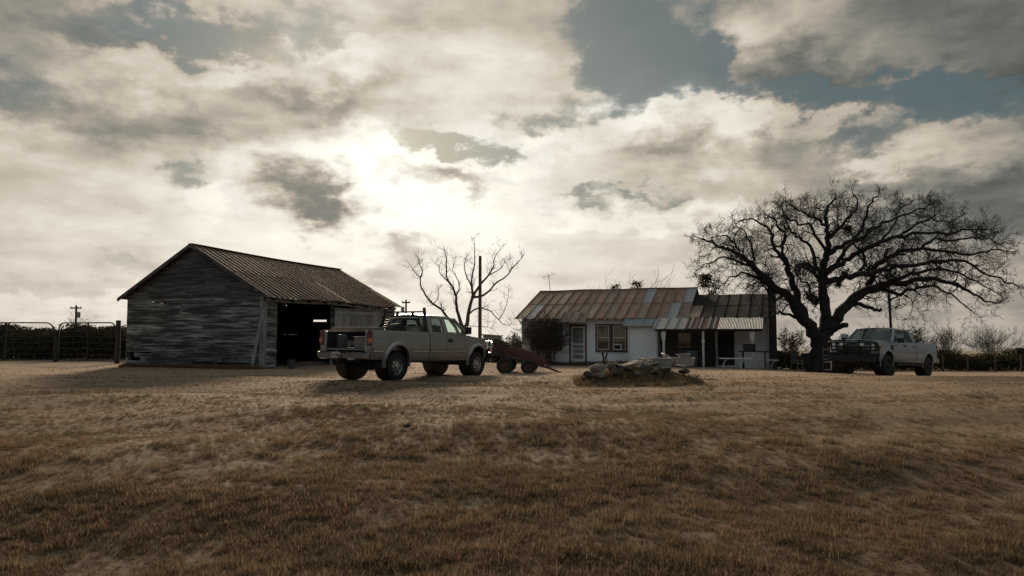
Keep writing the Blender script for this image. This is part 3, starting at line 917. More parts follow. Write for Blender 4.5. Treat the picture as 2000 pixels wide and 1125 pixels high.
    for (x, w, cap) in ((8.72, .11, 1), (10.72, .10, 0), (13.10, .10, 1)):
        p = MB()
        p.box2((x - w / 2, PY + .02, -.2), (x + w / 2, PY + .12, 1.925))
        if cap:
            p.poly([(x - w / 2 - .07, 1.92), (x + w / 2 + .05, 1.92), (x + w / 2 + .05, 1.72), (x + w / 2 + .02, 1.45), (x - w / 2 - .02, 1.45), (x - w / 2 - .07, 1.7)], (), lambda a, b: (a, PY + .005, b), 0, (0, .13, 0))
        else:
            p.box2((x - w / 2 - .03, PY, 1.35), (x + w / 2 + .03, PY + .14, 1.5))
        p.build('porch_post', M['white_trim'], root)
    # eave rafter tips
    for i in range(22):
        x = .2 + i * .45
        if 2.4 < x < 4.4 or 6.3 < x: continue
        e = MB(); e.box2((x - .025, -.42, 2.55), (x + .025, -.02, 2.63)); e.build('rafter_tip', M['white_trim'], root)
    # front door: brown frame, white screen door
    f = MB()
    f.box2((DX[0] - .06, -.05, -.02), (DX[0] + .03, .02, 2.32)); f.box2((DX[1] - .03, -.05, -.02), (DX[1] + .06, .02, 2.32))
    f.box2((DX[0] + .03, -.049, 2.21), (DX[1] - .03, .02, 2.318)); f.box2((DX[0] - .06, -.10, -.06), (DX[1] + .06, .02, .10))
    f.build('door_frame', M['brown_trim'], root)
    dr = MB()
    a, b_ = DX[0] + .035, DX[1] - .035
    dr.box2((a, -.035, .11), (a + .11, 0, 2.20)); dr.box2((b_ - .11, -.035, .11), (b_, 0, 2.20))
    for (z0, z1) in ((.11, .32), (.56, .63), (.86, .93), (1.12, 1.22), (2.10, 2.20)): dr.box2((a + .11, -.033, z0), (b_ - .11, 0, z1))
    door = dr.build('screen_door', M['white_trim'], root)
    sc = MB(); sc.box2((a + .1, .002, .3), (b_ - .1, .012, 2.05)); sc.build('screen', pmat('grey fly screen', (.20, .21, .20), .8, var=.15), door)
    # windows
    def window(x0, x1, z0, z1, y, panes, name='window', frame=M['brown_trim'], fw=.09):
        m = MB()
        m.box2((x0 - .05, y - .06, z1 - fw + .03), (x1 + .05, y + .03, z1 + .03)); m.box2((x0 - .05, y - .06, z0 - .06), (x1 + .05, y + .03, z0 + fw - .03))
        m.box2((x0 - .05, y - .059, z0 + fw - .03), (x0 + fw - .05, y + .03, z1 - fw + .03)); m.box2((x1 - fw + .05, y - .059, z0 + fw - .03), (x1 + .05, y + .03, z1 - fw + .03))
        cx = (x0 + x1) / 2
        if panes == 2: m.box2((cx - .12, y - .058, z0 + fw - .03), (cx + .12, y + .03, z1 - fw + .03))
        w = m.build(name, frame, root)
        xs = [(x0 + fw - .05, cx - .12), (cx + .12, x1 - fw + .05)] if panes == 2 else [(x0 + fw - .05, x1 - fw + .05)]
        for (a_, c_) in xs:
            s = MB()
            zm = (z0 + z1) / 2; q = .035
            za, zb = z0 + fw - .03, z1 - fw + .03
            s.box2((a_, y - .04, za), (a_ + q, y - .01, zb)); s.box2((c_ - q, y - .04, za), (c_, y - .01, zb))
            s.box2((a_ + q, y - .04, za), (c_ - q, y - .01, za + q)); s.box2((a_ + q, y - .04, zb - q), (c_ - q, y - .01, zb)); s.box2((a_ + q, y - .045, zm - .02), (c_ - q, y - .008, zm + .02))
            s.build('sash', M['white_trim'], w)
            g = MB(); g.box2((a_ + .01, y + .0, za + .01), (c_ - .01, y + .006, zb - .01)); g.build('pane', M['pane'], w)
        cu = MB(); rows = []
        for k in range(2):
            rows.append([Vector((x0 + (x1 - x0) * j / 60, y + .09 + .018 * math.sin(j * 1.3), z0 + .55 if k == 0 else z1)) for j in range(61)])
        cu.grid(rows); cu.build('curtain', pmat('grey curtain', (.26, .26, .24), .9, var=.12), w)
    window(W2[0], W2[1], W2Z[0], W2Z[1], 0, 2)
    window(W1[0], W1[1], W1Z[0], W1Z[1], 0, 2)
    # dark rooms behind the openings
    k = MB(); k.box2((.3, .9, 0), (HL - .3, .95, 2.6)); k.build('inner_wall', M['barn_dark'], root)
    # air conditioner in the right pane
    ac = MB()
    x0, x1, z0, z1 = 5.58, 6.06, .86, 1.20
    ac.box2((x0, -.26, z0), (x1, -.05, z0 + .05)); ac.box2((x0, -.26, z1 - .05), (x1, -.05, z1)); ac.box2((x0, -.26, z0 + .05), (x0 + .05, -.05, z1 - .05)); ac.box2((x1 - .05, -.26, z0 + .05), (x1, -.05, z1 - .05))
    aco = ac.build('air_conditioner', M['white_trim'], root)
    gr = MB(); gr.box2((x0 + .05, -.235, z0 + .05), (x1 - .05, -.06, z1 - .05))
    for i in range(6): gr.box2((x0 + .05, -.248, z0 + .07 + i * .035), (x1 - .05, -.236, z0 + .085 + i * .035))
    gr.build('grille', M['plastic'], aco)
    # side door under the porch, porch wall trim
    d = MB(); d.box2((11.25, .02, .1), (12.1, .06, 2.05)); d.build('porch_door', M['barn_dark'], root)
    d = MB()
    for x in (11.13, 12.1): d.box2((x, -.03, .0), (x + .12, -.004, 2.15))
    d.box2((11.13, -.03, 2.15), (12.22, -.004, 2.25)); d.build('door_frame', M['white_trim'], root)
    d = MB(); d.box2((9.1, -.05, .9), (9.9, -.026, 1.9)); dd = d.build('porch_window', M['brown_trim'], root)
    g = MB(); g.box2((9.17, -.06, .97), (9.83, -.052, 1.83)); g.build('pane', M['glass_dark'], dd)
    for (x, z, w_) in ((9.3, 1.18, 0.02), (9.75, 1.18, .02)):
        pass
    # chimney at the right end
    c = MB(); c.box2((HL + .03, -.45, -.4), (HL + .42, .6, 4.2)); c.box2((HL + .01, -.48, 4.2), (HL + .44, .63, 4.3))
    c.box2((HL + .12, -.3, 4.3), (HL + .34, .45, 4.37)); c.build('chimney', M['brick'], root, bevel=.01)
    c = MB(); c.box2((-.05, .03, 1.86), (.0, .3, 2.26)); 
    mt = MB(); mt.box2((.12, -.12, 1.55), (.42, -.04, 2.05)); mt.lathe([(0, 0), (.08, 0), (.08, .06), (0, .07)], 'Y', (.27, -.19, 1.85), 16); mt.build('meter_box', M['grey_box'], root)
    # tv antenna on the ridge
    a = MB()
    base = Vector((.35, HW / 2, RZ0))
    a.tube([base, base + Vector((-.12, 0, 1.1))], .018, 6)
    tp = base + Vector((-.115, 0, 1.0))
    a.tube([tp + Vector((-.40, -.1, -.10)), tp + Vector((.42, .1, .16))], .011, 5)
    for i, L in enumerate((.30, .26, .22, .18)):
        q = tp + Vector((-.38 + i * .24, -.1 + i * .06, -.09 + i * .08))
        a.tube([q + Vector((-.16, -L, .22 if i < 1 else .1)), q + Vector((.16, L, -.12))], .007, 4)
    a.build('tv_antenna', M['dirt_wood'], root)
    st = MB(); st.box2((2.7, -1.0, -.45), (4.3, -.11, -.12)); st.build('doorstep', M['concrete'], root, bevel=.02)
make_house()

def HP(x, y, z=0):
    """house frame to world"""
    v = Matrix.Rotation(HROT, 3, 'Z') @ Vector((x, y, z))
    return Vector((v.x + HO[0], v.y + HO[1], v.z + HZ))

# ------------------------------------------------------------------ pickups
def pickup(root, S):
    """x forward from the rear axle, y left, z up from the local ground"""
    paint = S['paint']; WB = S['wb']; xr = S['rear']; xf = S['front']; cabr = S['cab_rear']; dA = S['door_rear']; dB = S['door_front']
    RK, RAIL, BELT, ROOF = S['rocker'], S['rail'], S['belt'], S['roof']
    hw = S['hw']; ar = S['arch']; az_ = S['arch_z']
    def yw(z, x=None):
        z_ = [RK - .05, RK + .1, RK + .35, RAIL - .3, RAIL - .06, RAIL, ROOF]
        w_ = [hw - .07, hw - .03, hw, hw - .005, hw - .025, hw - .05, hw - .24]
        w = float(np.interp(z, z_, w_))
        if x is not None:
            if x > xf - .75:
                k = (x - (xf - .75)) / .75
                w -= S['nose'] * k ** 2.4
            if x < xr + .25: w -= .03 * ((xr + .25 - x) / .25) ** 2
        return w
    def zb(x):
        z = RK
        for wx in (0, WB):
            d = abs(x - wx)
            if d < ar: z = max(z, az_ + math.sqrt(max(ar * ar - d * d, 0)))
        if x < -ar: z = max(z, RK + .05)
        return z
    def hood(x):
        k = (x - S['cowl']) / (xf - S['cowl'])
        return BELT + S['hood'][0] * (1 - k) + S['hood'][1] * k - .02 - S['hood_drop'] * max(0, k) ** 6
    def stations(a, b):
        base = list(np.linspace(a, b, max(3, int((b - a) / .12))))
        for wx in (0, WB):
            for q in np.linspace(-1, 1, 25):
                x = wx + ar * math.sin(q * math.pi / 2)
                if a < x < b: base.append(x)
            for q in (wx - ar - .001, wx + ar + .001):
                if a < q < b: base.append(q)
        return sorted(set(round(float(q), 4) for q in base))
    def skin(mb, a, b, top, sgn, zlow=None):
        rows = []
        for x in stations(a, b):
            z0 = max(zb(x), zlow or 0); z1 = top(x)
            rows.append([Vector((x, sgn * yw(z0 + (z1 - z0) * j / 9, x), z0 + (z1 - z0) * j / 9)) for j in range(10)])
        mb.grid(rows)
    body = MB()
    for sg in (-1, 1):
        # bed side, cab corner, front fender
        skin(body, xr, cabr - .02, lambda x: RAIL, sg)
        skin(body, cabr + .01, dA[0] - .006, lambda x: BELT, sg)
        skin(body, dB[1] + .006, xf, lambda x: hood(x) - .03, sg)
        # rocker under the doors
        rows = [[Vector((x, sg * yw(z, x), z)) for z in (RK, RK + .05, RK + .09)] for x in np.linspace(dA[0] - .006, dB[1] + .006, 8)]
        body.grid(rows)
        # bed rail cap and inner bed wall
        rows = [[Vector((x, sg * yy, zz)) for (yy, zz) in ((hw - .05, RAIL), (hw - .055, RAIL + .012), (hw - .13, RAIL + .012), (hw - .14, RAIL - .03), (hw - .16, RAIL - .5))] for x in (xr, (xr + cabr) / 2, cabr - .02)]
        body.grid(rows)
        # body pinch below rocker so light does not leak
        body.grid([[Vector((x, sg * (hw - .07), RK + .01)), Vector((x, sg * (hw - .25), RK - .02))] for x in (ar, WB - ar)])
    # bed floor, front bulkhead
    body.box2((xr + .02, -hw + .17, RAIL - .54), (cabr - .05, hw - .17, RAIL - .50))
    body.box2((cabr - .06, -hw + .1, RAIL - .55), (cabr - .03, hw - .1, RAIL - .01))
    # wheel tubs in the bed
    for sg in (-1, 1): body.box2((-.45, sg * (hw - .16), RAIL - .5), (.45, sg * (hw - .38), RAIL - .28))
    # hood and front
    rows = []
    for x in list(np.linspace(S['cowl'] - .05, xf, 16)):
        h = hood(x); w = yw(h - .03, x)
        rows.append([Vector((x, w * q, h - .03 + (.055 * (1 - abs(q) ** 2.6)) + (.015 if abs(q) < .62 else 0))) for q in np.linspace(-1, 1, 17)])
    body.grid(rows)
    xe = xf; he = hood(xf)
    w = yw(he - .03, xf)
    body.grid([[Vector((xe, w * q, he - .03 + (.055 * (1 - abs(q) ** 2.6)))) for q in np.linspace(-1, 1, 17)], [Vector((xe + .01, yw(.7, xf) * q, S['grille'][1] + .02)) for q in np.linspace(-1, 1, 17)]])
    # cab back wall below glass, roof, pillars
    body.box2((cabr - .015, -hw + .08, RK + .1), (cabr + .02, hw - .08, BELT))
    rw = S['roof_hw']; rx0, rx1 = S['roof_x']
    rows = []
    for i, x in enumerate(np.linspace(rx0, rx1, 12)):
        k = i / 11
        sag = S['roof_sag'] * max(0, (k - .55) / .45) ** 2 + .03 * max(0, (.12 - k) / .12) ** 2
        rows.append([Vector((x, rw * q, ROOF - sag - .055 * abs(q) ** 3.2)) for q in np.linspace(-1, 1, 15)])
    body.grid(rows)
    zr_side = lambda x: ROOF - .055 - S['roof_sag'] * max(0, ((x - rx0) / (rx1 - rx0) - .55) / .45) ** 2 - .03 * max(0, (.12 - (x - rx0) / (rx1 - rx0)) / .12) ** 2
    def side_pt(x, z, sg, inset=0.0):
        k = min(max((z - BELT) / (ROOF - .055 - BELT), 0), 1.05)
        y = (hw - .055) * (1 - k) + rw * k
        return Vector((x, sg * (y - inset), z))
    wx0, wx1 = S['cowl'] - .12, rx1           # windscreen foot and head
    top = [(x, zr_side(x)) for x in np.linspace(rx1, rx0, 12)]
    outer = [(cabr, BELT), (S['apillar'][0], BELT)] + [(rx1 + .03, zr_side(rx1) - .015)] + top + [(cabr + .0, BELT)]
    outer = outer[:-1]
    for sg in (-1, 1):
        body.poly(outer, S['side_windows'], lambda a, b_: side_pt(a, b_, sg), 0, (0, -sg * .03, 0))
    # back of cab with rear window opening
    bo = [(-(hw - .06), BELT), ((hw - .06), BELT), (rw, ROOF - .085), (-rw, ROOF - .085)]
    rwn = S['rear_window']
    def backmap(a, b_):
        k = (b_ - BELT) / (ROOF - .085 - BELT)
        return (cabr + (rx0 - cabr) * k, a, b_)
    body.poly(bo, [rwn], backmap, 0, (.03, 0, 0))
    # cowl
    body.box2((S['cowl'] - .14, -hw + .15, BELT - .1), (S['cowl'] - .02, hw - .15, BELT - .015))
    bo_ = body.build('body', paint, root, smooth=True)
    # inner fenders, chassis
    ch = MB()
    for sg in (-1, 1):
        ch.box2((xr + .1, sg * .38, .45), (xf - .2, sg * .46, .62))
        for wx in (0, WB):
            ch.lathe([(ar + .02, sg * (hw - .05)), (ar + .02, sg * (hw - .42))], 'Y', (wx, 0, az_), 24)
            ch.lathe([(0.0, sg * (hw - .42)), (ar + .02, sg * (hw - .42))], 'Y', (wx, 0, az_), 24)
    ch.box2((ar + .05, -hw + .12, RK - .04), (WB - ar - .05, hw - .12, RK + .08))
    ch.box2((WB - .3, -.5, .4), (xf - .15, .5, 1.05))
    ch.box2((xr + .2, -.5, .50), (-.25, .5, .62))
    for wx in (0, WB): ch.tube([(wx, -.8, S['tr'] - 0), (wx, .8, S['tr'] - 0)], .06, 8)
    ch.lathe([(0, -.14), (.13, -.12), (.16, 0), (.13, .12), (0, .14)], 'X', (0, 0, S['tr']), 12)
    ch.tube([(.2, 0, .42), (WB - 1.0, 0, .55)], .05, 8)
    ch.build('chassis', M['plastic'], root)
    # doors
    def door(a, b_, sg, name):
        m = MB(); skin(m, a, b_, lambda x: BELT - .004, sg, RK + .095)
        return m.build(name, paint, root, smooth=True)
    for sg in (-1, 1):
        d1 = door(dA[0], dA[1], sg, 'rear_door')
        d2 = door(dB[0], dB[1], sg, 'front_door')
        for (dd, hx) in S['handles']:
            h = MB()
            for q in (0,):
                h.tube([(hx - .09, sg * (yw(S['hz']) + .012), S['hz']), (hx + .09, sg * (yw(S['hz']) + .012), S['hz'])], S['hr'], 8)
                h.box((hx, sg * (yw(S['hz']) + .0), S['hz'] + .01), (.20, .012, S['hr'] * 3.2))
            h.build('handle', S['handle_mat'], d2 if dd == 2 else d1)
        # window glass
        for q, wp in enumerate(S['side_windows']):
            g = MB(); g.poly(wp, (), lambda a, b_: side_pt(a, b_, sg, .012))
            g.build('side_window', M['glass'] if q == 1 else S['dark_glass'], root)
            s_ = MB(); n = len(wp)
            for i in range(n):
                s_.beam(side_pt(*wp[i], sg, .0), side_pt(*wp[(i + 1) % n], sg, .0), .014, .014)
            s_.build('window_seal', M['plastic'], root)
        # moulding strip and flares
        for (a, b_) in S['moulding']:
            ml = MB(); ml.box(((a + b_) / 2, sg * (yw(S['mz'], (a + b_) / 2) + .008), S['mz']), (b_ - a, .022, S['mh']))
            ml.box(((a + b_) / 2, sg * (yw(S['mz'] - S['mh'] * .7, (a + b_) / 2) + .008), S['mz'] - S['mh'] * .78), (b_ - a, .026, S['mh'] * .40), mi=1)
            ml.build('side_moulding', [paint, M['chrome']], root)
        for wx in (0, WB):
            fl = MB(); rows = []
            for q in range(25):
                an = R(-12) + R(204) * q / 24
                cx, cz = wx + math.cos(an) * ar, az_ + math.sin(an) * ar
                ox, oz = wx + math.cos(an) * (ar + .10), az_ + math.sin(an) * (ar + .10)
                x_ = min(cx, xf - .02)
                yb = yw(max(oz, RK), min(ox, xf)) 
                rows.append([Vector((cx * 1.0, sg * (yb - .03), cz)), Vector((cx, sg * (yb + S['flare']), cz)), Vector(((cx + ox) / 2, sg * (yb + S['flare'] * .95), (cz + oz) / 2)), Vector((ox, sg * (yb + .001), oz))])
            fl.grid(rows)
            fl.build('wheel_arch', paint, root, smooth=True)
        # mirror
        mr = MB(); mx, mz = S['mirror']
        y0 = sg * (hw - .06)
        mr.box((mx, y0 + sg * (.10 + S['mirror_w'] / 2), mz), (.10, S['mirror_w'], S['mirror_h']))
        mr.beam((mx, y0, mz - .08), (mx, y0 + sg * .14, mz - .04), .05, .05)
        mi_ = mr.build('mirror', S['mirror_mat'], root, bevel=.02)
        # wheels
        for wx in (0, WB):
            tw = .27; ro = hw - .02; tr = S['tr']
            c = MB()
            prof = [(S['rim'], 0), (S['rim'] + .02, -.015), (tr - .06, -.02), (tr - .02, 0), (tr, .03), (tr, tw - .03), (tr - .02, tw), (tr - .06, tw + .02), (S['rim'], tw)]
            c.lathe([(a, sg * (ro - b_)) for a, b_ in prof], 'Y', (wx, 0, tr), 40)
            for i in range(40):
                an = 2 * math.pi * i / 40
                for off in (.045, .135, .225):
                    rm_ = Matrix.Rotation(-(an + (.08 if off == .135 else 0)), 3, 'Y')
                    cc = Vector((wx, sg * (ro - off), tr)) + rm_ @ Vector((tr + .006, 0, 0))
                    c.box(cc, (.022, .062, .040), rm_)
            ty = c.build('wheel', M['rubber'], root, smooth=True)
            rm = MB(); rr = S['rim']
            pr = [(rr + .006, -.004), (rr + .004, .012), (rr - .015, .02), (rr - .03, .05), (rr - .035, .06), (rr * .62, .030), (rr * .42, .028), (rr * .36, -.02), (rr * .30, -.035), (rr * .12, -.04), (0, -.042)]
            rm.lathe([(a, sg * (ro - b_)) for a, b_ in pr], 'Y', (wx, 0, tr), 32)
            ri = rm.build('rim', S['rim_mat'], ty, smooth=True)
            for i in range(8):
                ho = MB()
                an = 2 * math.pi * (i + .5) / 8
                cx_, cz_ = wx + math.cos(an) * rr * .72, tr + math.sin(an) * rr * .72
                ho.lathe([(0, sg * (ro - .028)), (.030, sg * (ro - .028)), (.034, sg * (ro - .045))], 'Y', (cx_, 0, cz_), 10)
                ho.build('rim_slot', M['plastic'], ty)
    # windscreen and rear window
    ws = MB()
    rows = []
    for k in np.linspace(0, 1, 5):
        x = S['apillar'][0] - .01 + (rx1 - S['apillar'][0]) * k; z = BELT - .02 + (zr_side(rx1) + .03 - BELT) * k
        wdt = (hw - .10) * (1 - k) + (rw - .03) * k
        rows.append([Vector((x + .13 * (1 - abs(q) ** 2) * (1 - .5 * k), wdt * q, z)) for q in np.linspace(-1, 1, 13)])
    ws.grid(rows)
    ws.build('windscreen', M['glass'] if S['style'] == 'old' else M['glass_dark'], root, smooth=True)
    for sg in (-1, 1):
        ap = MB(); ap.beam(side_pt(S['apillar'][0], BELT, sg, -.0), side_pt(rx1 + .02, zr_side(rx1), sg, -.0), .06, .05); ap.build('pillar', paint, root)
    rwg = MB(); rwg.poly(rwn, (), lambda a, b_: tuple(Vector(backmap(a, b_)) + Vector((.015, 0, 0)))); rwg.build('rear_window', S['dark_glass'], root)
    # interior
    it = MB()
    it.box2((cabr + .1, -hw + .15, RK), (S['cowl'] - .3, hw - .15, RK + .1))
    for sg in (-1, 1):
        it.box((dB[0] + .25, sg * .42, RK + .35), (.5, .52, .2)); it.box((dB[0] + .02, sg * .42, RK + .75), (.14, .5, .62), Matrix.Rotation(R(-12), 3, 'Y')); it.box((dB[0] - .06, sg * .42, BELT + .17), (.10, .26, .18))
    it.box((cabr + .3, 0, RK + .6), (.15, 1.3, .5)); it.box((S['cowl'] - .42, 0, BELT - .12), (.35, 1.5, .2))
    it.lathe([(.17, -.012), (.185, 0), (.17, .012)], 'X', (S['cowl'] - .72, .42, BELT - .02), 18)
    it.build('seats', M['interior'], root)
    return yw, hood, bo_

TR = thing('pickup_truck', 'pewter extended-cab pickup with an open-ended bed, seen from behind beside the barn', 'pickup truck')
G1 = dict(paint=M['pewter'], wb=4.0, rear=-1.09, front=4.82, cab_rear=1.455, door_rear=(1.60, 2.30), door_front=(2.31, 3.32), rocker=.52, rail=1.36, belt=1.355, roof=1.94,
          hw=.975, arch=.50, arch_z=.47, nose=.20, cowl=3.35, hood=(0.0, -.12), hood_drop=.10, grille=(1.15, .80), roof_hw=.70, roof_x=(1.53, 2.92), roof_sag=.05,
          apillar=(3.46, 0), side_windows=[[(1.64, 1.385), (2.20, 1.385), (2.20, 1.80), (1.72, 1.80)], [(2.40, 1.385), (3.26, 1.385), (3.20, 1.46), (2.86, 1.78), (2.40, 1.80)]],
          rear_window=[(-.62, 1.42), (.62, 1.42), (.56, 1.80), (-.56, 1.80)], handles=[(2, 2.47)], hz=1.12, hr=.035, handle_mat=M['plastic'], moulding=[(-1.03, -.60), (.62, 1.42), (1.49, 2.29), (2.32, 3.36)],
          mz=.845, mh=.065, flare=.055, mirror=(3.22, 1.46), mirror_w=.20, mirror_h=.23, mirror_mat=M['plastic'], tr=.385, rim=.23, rim_mat=M['alloy'], style='old', dark_glass=M['glass_dark'])
yw1, hood1, body1 = pickup(TR, G1)
def gmc_details():
    r = TR
    xr = -1.09
    # tail lamps
    for sg in (-1, 1):
        m = MB(); m.box2((xr - .02, sg * .84, .96), (xr + .05, sg * .965, 1.34), 0)
        m.build('tail_lamp', M['red_lens'], r, bevel=.02)
        m = MB(); m.box2((xr - .026, sg * .85, 1.02), (xr + .03, sg * .972, 1.15), 0)
        m.build('turn_lamp', M['amber_lens'], r, bevel=.01)
        m = MB(); m.box2((xr - .01, sg * .72, .70), (xr + .04, sg * .93, .95), 0); m.box2((xr, sg * .73, .95), (xr + .06, sg * .80, 1.34)); m.build('rear_corner', G1['paint'], r, bevel=.01)
    # black liner sheets added to darken the inside of the bed
    bl = MB()
    for sg in (-1, 1): bl.box2((xr + .01, sg * (.975 - .165), .90), (1.40, sg * (.975 - .185), 1.33))
    bl.box2((xr + .03, -.78, .865), (1.39, .78, .88)); bl.box2((1.36, -.78, .88), (1.39, .78, 1.33))
    bl.build('bed_darkening_liner', M['plastic'], r)
    # rear bumper
    b = MB()
    rows = []
    for q in np.linspace(-1, 1, 25):
        bx = xr - .17 + .10 * abs(q) ** 6
        y = q * .97
        dip = .03 * (abs(q) < .2)
        rows.append([Vector((bx + .14, y, .765 - dip)), Vector((bx, y, .76 - dip)), Vector((bx - .02, y, .70)), Vector((bx, y, .60)), Vector((bx + .12, y, .585))])
    b.grid(rows)
    b.build('rear_bumper', M['dull_chrome'], r, smooth=True)
    st = MB(); st.box2((xr - .165, -.9, .766), (xr, .9, .775)); st.build('bumper_step', M['plastic'], r)
    for y in (-.42, .62):
        s = MB(); s.box((xr - .17, y, .585), (.10, .20, .03)); s.build('step_pad', M['plate'], r)
    p = MB(); p.box((xr - .205, .13, .69), (.012, .31, .155)); pl = p.build('licence_plate', M['plate'], r)
    # plate characters as small raised strokes
    L = MB()
    def strokes(y, segs):
        for (a, b_, c, d) in segs:
            L.beam((xr - .214, y - a * .03, .655 + b_ * .065), (xr - .214, y - c * .03, .655 + d * .065), .004, .008)
    # 'D' 'G' 'Y' '8' '3' '2' '0' shaped marks
    forms = [[(0, 0, 0, 1), (0, 1, .8, .8), (.8, .8, .8, .2), (.8, .2, 0, 0)], [(0, 0, 0, 1), (0, 1, 1, 1), (0, 0, 1, 0), (1, 0, 1, .5), (.5, .5, 1, .5)], [(0, 1, .5, .5), (1, 1, .5, .5), (.5, .5, .5, 0)],
             [(0, 0, 0, 1), (1, 0, 1, 1), (0, 0, 1, 0), (0, .5, 1, .5), (0, 1, 1, 1)], [(1, 0, 1, 1), (0, 0, 1, 0), (0, .5, 1, .5), (0, 1, 1, 1)], [(0, 1, 1, 1), (1, 1, 1, .5), (1, .5, 0, .5), (0, .5, 0, 0), (0, 0, 1, 0)]]
    for i, fm in enumerate(forms): strokes(.245 - i * .043, fm)
    L.build('plate_lettering', M['ink'], pl)
    h = MB(); h.box2((xr - .26, -.05 + .0, .50), (xr, .05, .58)); h.tube([(xr - .24, 0, .58), (xr - .24, 0, .64)], .012, 6); h.lathe([(0, .64), (.025, .65), (.027, .67), (0, .69)], 'Z', (xr - .24, 0, 0), 10)
    h.build('tow_hitch', M['black_metal'], r)
    h = MB(); h.tube([(xr - .1, .42, .55), (xr - .12, .43, .28)], .012, 6); h.build('hitch_pin', M['alloy'], r)
    # front bumper, guard, lamps
    f = MB(); rows = []
    for q in np.linspace(-1, 1, 21):
        bx = 4.86 - .22 * abs(q) ** 3
        rows.append([Vector((bx - .05, q * .95, .80)), Vector((bx + .05, q * .95, .78)), Vector((bx + .05, q * .95, .58)), Vector((bx - .05, q * .95, .55))])
    f.grid(rows); f.build('front_bumper', M['chrome'], r, smooth=True)
    g = MB(); g.box2((4.80, -.55, .84), (4.83, .55, 1.12)); g.build('grille', M['black_metal'], r)
    for sg in (-1, 1):
        m = MB(); m.box((4.72, sg * .74, .99), (.12, .30, .22), R(-14 * sg)); m.build('headlamp', M['clear_lens'], r, bevel=.02)
    gd = MB()
    for sg in (-1, 1):
        gd.tube([(4.92, sg * .46, .50), (5.10, sg * .46, .72), (5.16, sg * .46, 1.12), (5.08, sg * .46, 1.26)], .035, 8)
        gd.tube([(5.14, sg * .46, 1.14), (5.10, sg * .78, 1.14), (4.90, sg * .95, 1.08), (4.88, sg * .97, .86), (5.06, sg * .80, .74), (5.12, sg * .46, .74)], .026, 8)
        gd.tube([(5.10, sg * .78, 1.12), (5.08, sg * .79, .75)], .022, 6)
        gd.tube([(5.14, sg * .46, .93), (4.90, sg * .96, .95)], .022, 6)
    gd.tube([(5.13, -.46, 1.20), (5.13, .46, 1.20)], .028, 8)
    gd.build('grille_guard', M['chrome'], r, smooth=True)
    # headache rack behind the cab
    k = MB(); X = 1.36
    for sg in (-1, 1):
        k.beam((X - .03, sg * .90, 1.36), (X + .04, sg * .74, 2.10), .07, .07)
        k.beam((X - .25, sg * .90, 1.38), (X + .0, sg * .85, 1.68), .04, .04)
    k.tube([(X + .05, -.80, 1.985), (X + .05, .80, 1.985)], .022, 6)
    k.tube([(X + .04, -.82, 1.86), (X + .04, .82, 1.86)], .022, 6)
    for y in (-.30, .30): k.beam((X + .04, y, 1.86), (X + .05, y, 1.99), .09, .03)
    for i in range(5): k.tube([(X + .02, -.84, 1.45 + i * .075), (X + .02, .84, 1.45 + i * .075)], .010, 5)
    k.build('headache_rack', M['black_metal'], r)
    ts = MB(); ts.tube([(X + .03, .78, 1.80), (X + .03, -.5, 1.80)], .014, 6); ts.box((X + .02, .80, 1.79), (.03, .04, .10)); ts.build('long_lamp', M['chrome'], r)
    # badge by the tail lamp: 4x4
    Bd = MB()
    def st(x, z, a, b_, c, d, w=.008):
        y0 = -(yw1(1.05) + .004)
        Bd.beam((x + a, y0, z + b_), (x + c, y0, z + d), .006, w)
    for ox in (0.0, .19):
        st(-.98 + ox, 1.02, .0, .04, .06, .12); st(-.98 + ox, 1.02, .0, .04, .09, .04); st(-.98 + ox, 1.02, .065, 0, .065, .11)
    st(-.98, 1.02, .12, .0, .17, .06); st(-.98, 1.02, .12, .06, .17, .0)
    Bd.build('four_by_four_badge', M['plate'], r)
    # antenna
    an = MB(); an.tube([(3.6, -.85, 1.33), (3.55, -.85, 1.95)], .004, 4); an.build('radio_antenna', M['black_metal'], r)
gmc_details()
th = R(59)
rear_near = Vector((-3.22, 19.2)); lft = Vector((-math.sin(th), math.cos(th))); fw = Vector((math.cos(th), math.sin(th)))
axle = rear_near + lft * .95
GP = R(1.7)
TR.location = (axle.x, axle.y, 0.012)
TR.rotation_euler = (0, GP, th)
def TP(x, y, z):
    m = Matrix.Translation(TR.location) @ Matrix.Rotation(th, 4, 'Z') @ Matrix.Rotation(GP, 4, 'Y')
    return m @ Vector((x, y, z))

def on_truck(name, mb, mat, label, cat, smooth=False, bevel=0, group=None):
    o = mb.build(name, mat, None, smooth=smooth, bevel=bevel)
    o.location = TR.location; o.rotation_euler = TR.rotation_euler
    return tag(o, label, cat, group)
m = MB(); m.beam((-.95, .55, 1.405), (1.25, .80, 1.47), .22, .09)
on_truck('lumber_board', m, M['wood_new'], 'pale board lying along the far rail of the pewter pickup bed', 'board', bevel=.01)
m = MB(); m.box2((1.0, -.72, 1.00), (1.33, .1, 1.50)); m.box2((.98, -.74, 1.50), (1.35, .12, 1.52))
on_truck('tool_chest', m, M['concrete'], 'pale tool chest against the cab in the pewter pickup bed', 'tool box', bevel=.01)
m = MB(); m.lathe([(.10, -.12), (.30, -.13), (.39, -.10), (.40, 0), (.39, .10), (.30, .13), (.10, .12)], 'Y', (.55, -.42, 1.21), 28)
on_truck('spare_tyre', m, M['rubber'], 'black spare tyre standing up in the pewter pickup bed', 'tyre', smooth=True)
m = MB(); m.box2((-.9, -.55, .87), (-.45, -.15, 1.16)); m.box2((-.92, -.57, 1.16), (-.43, -.13, 1.19))
on_truck('cargo_crate', m, M['grey_box'], 'dusty lidded crate at the open rear end of the pewter pickup bed', 'crate', bevel=.012)
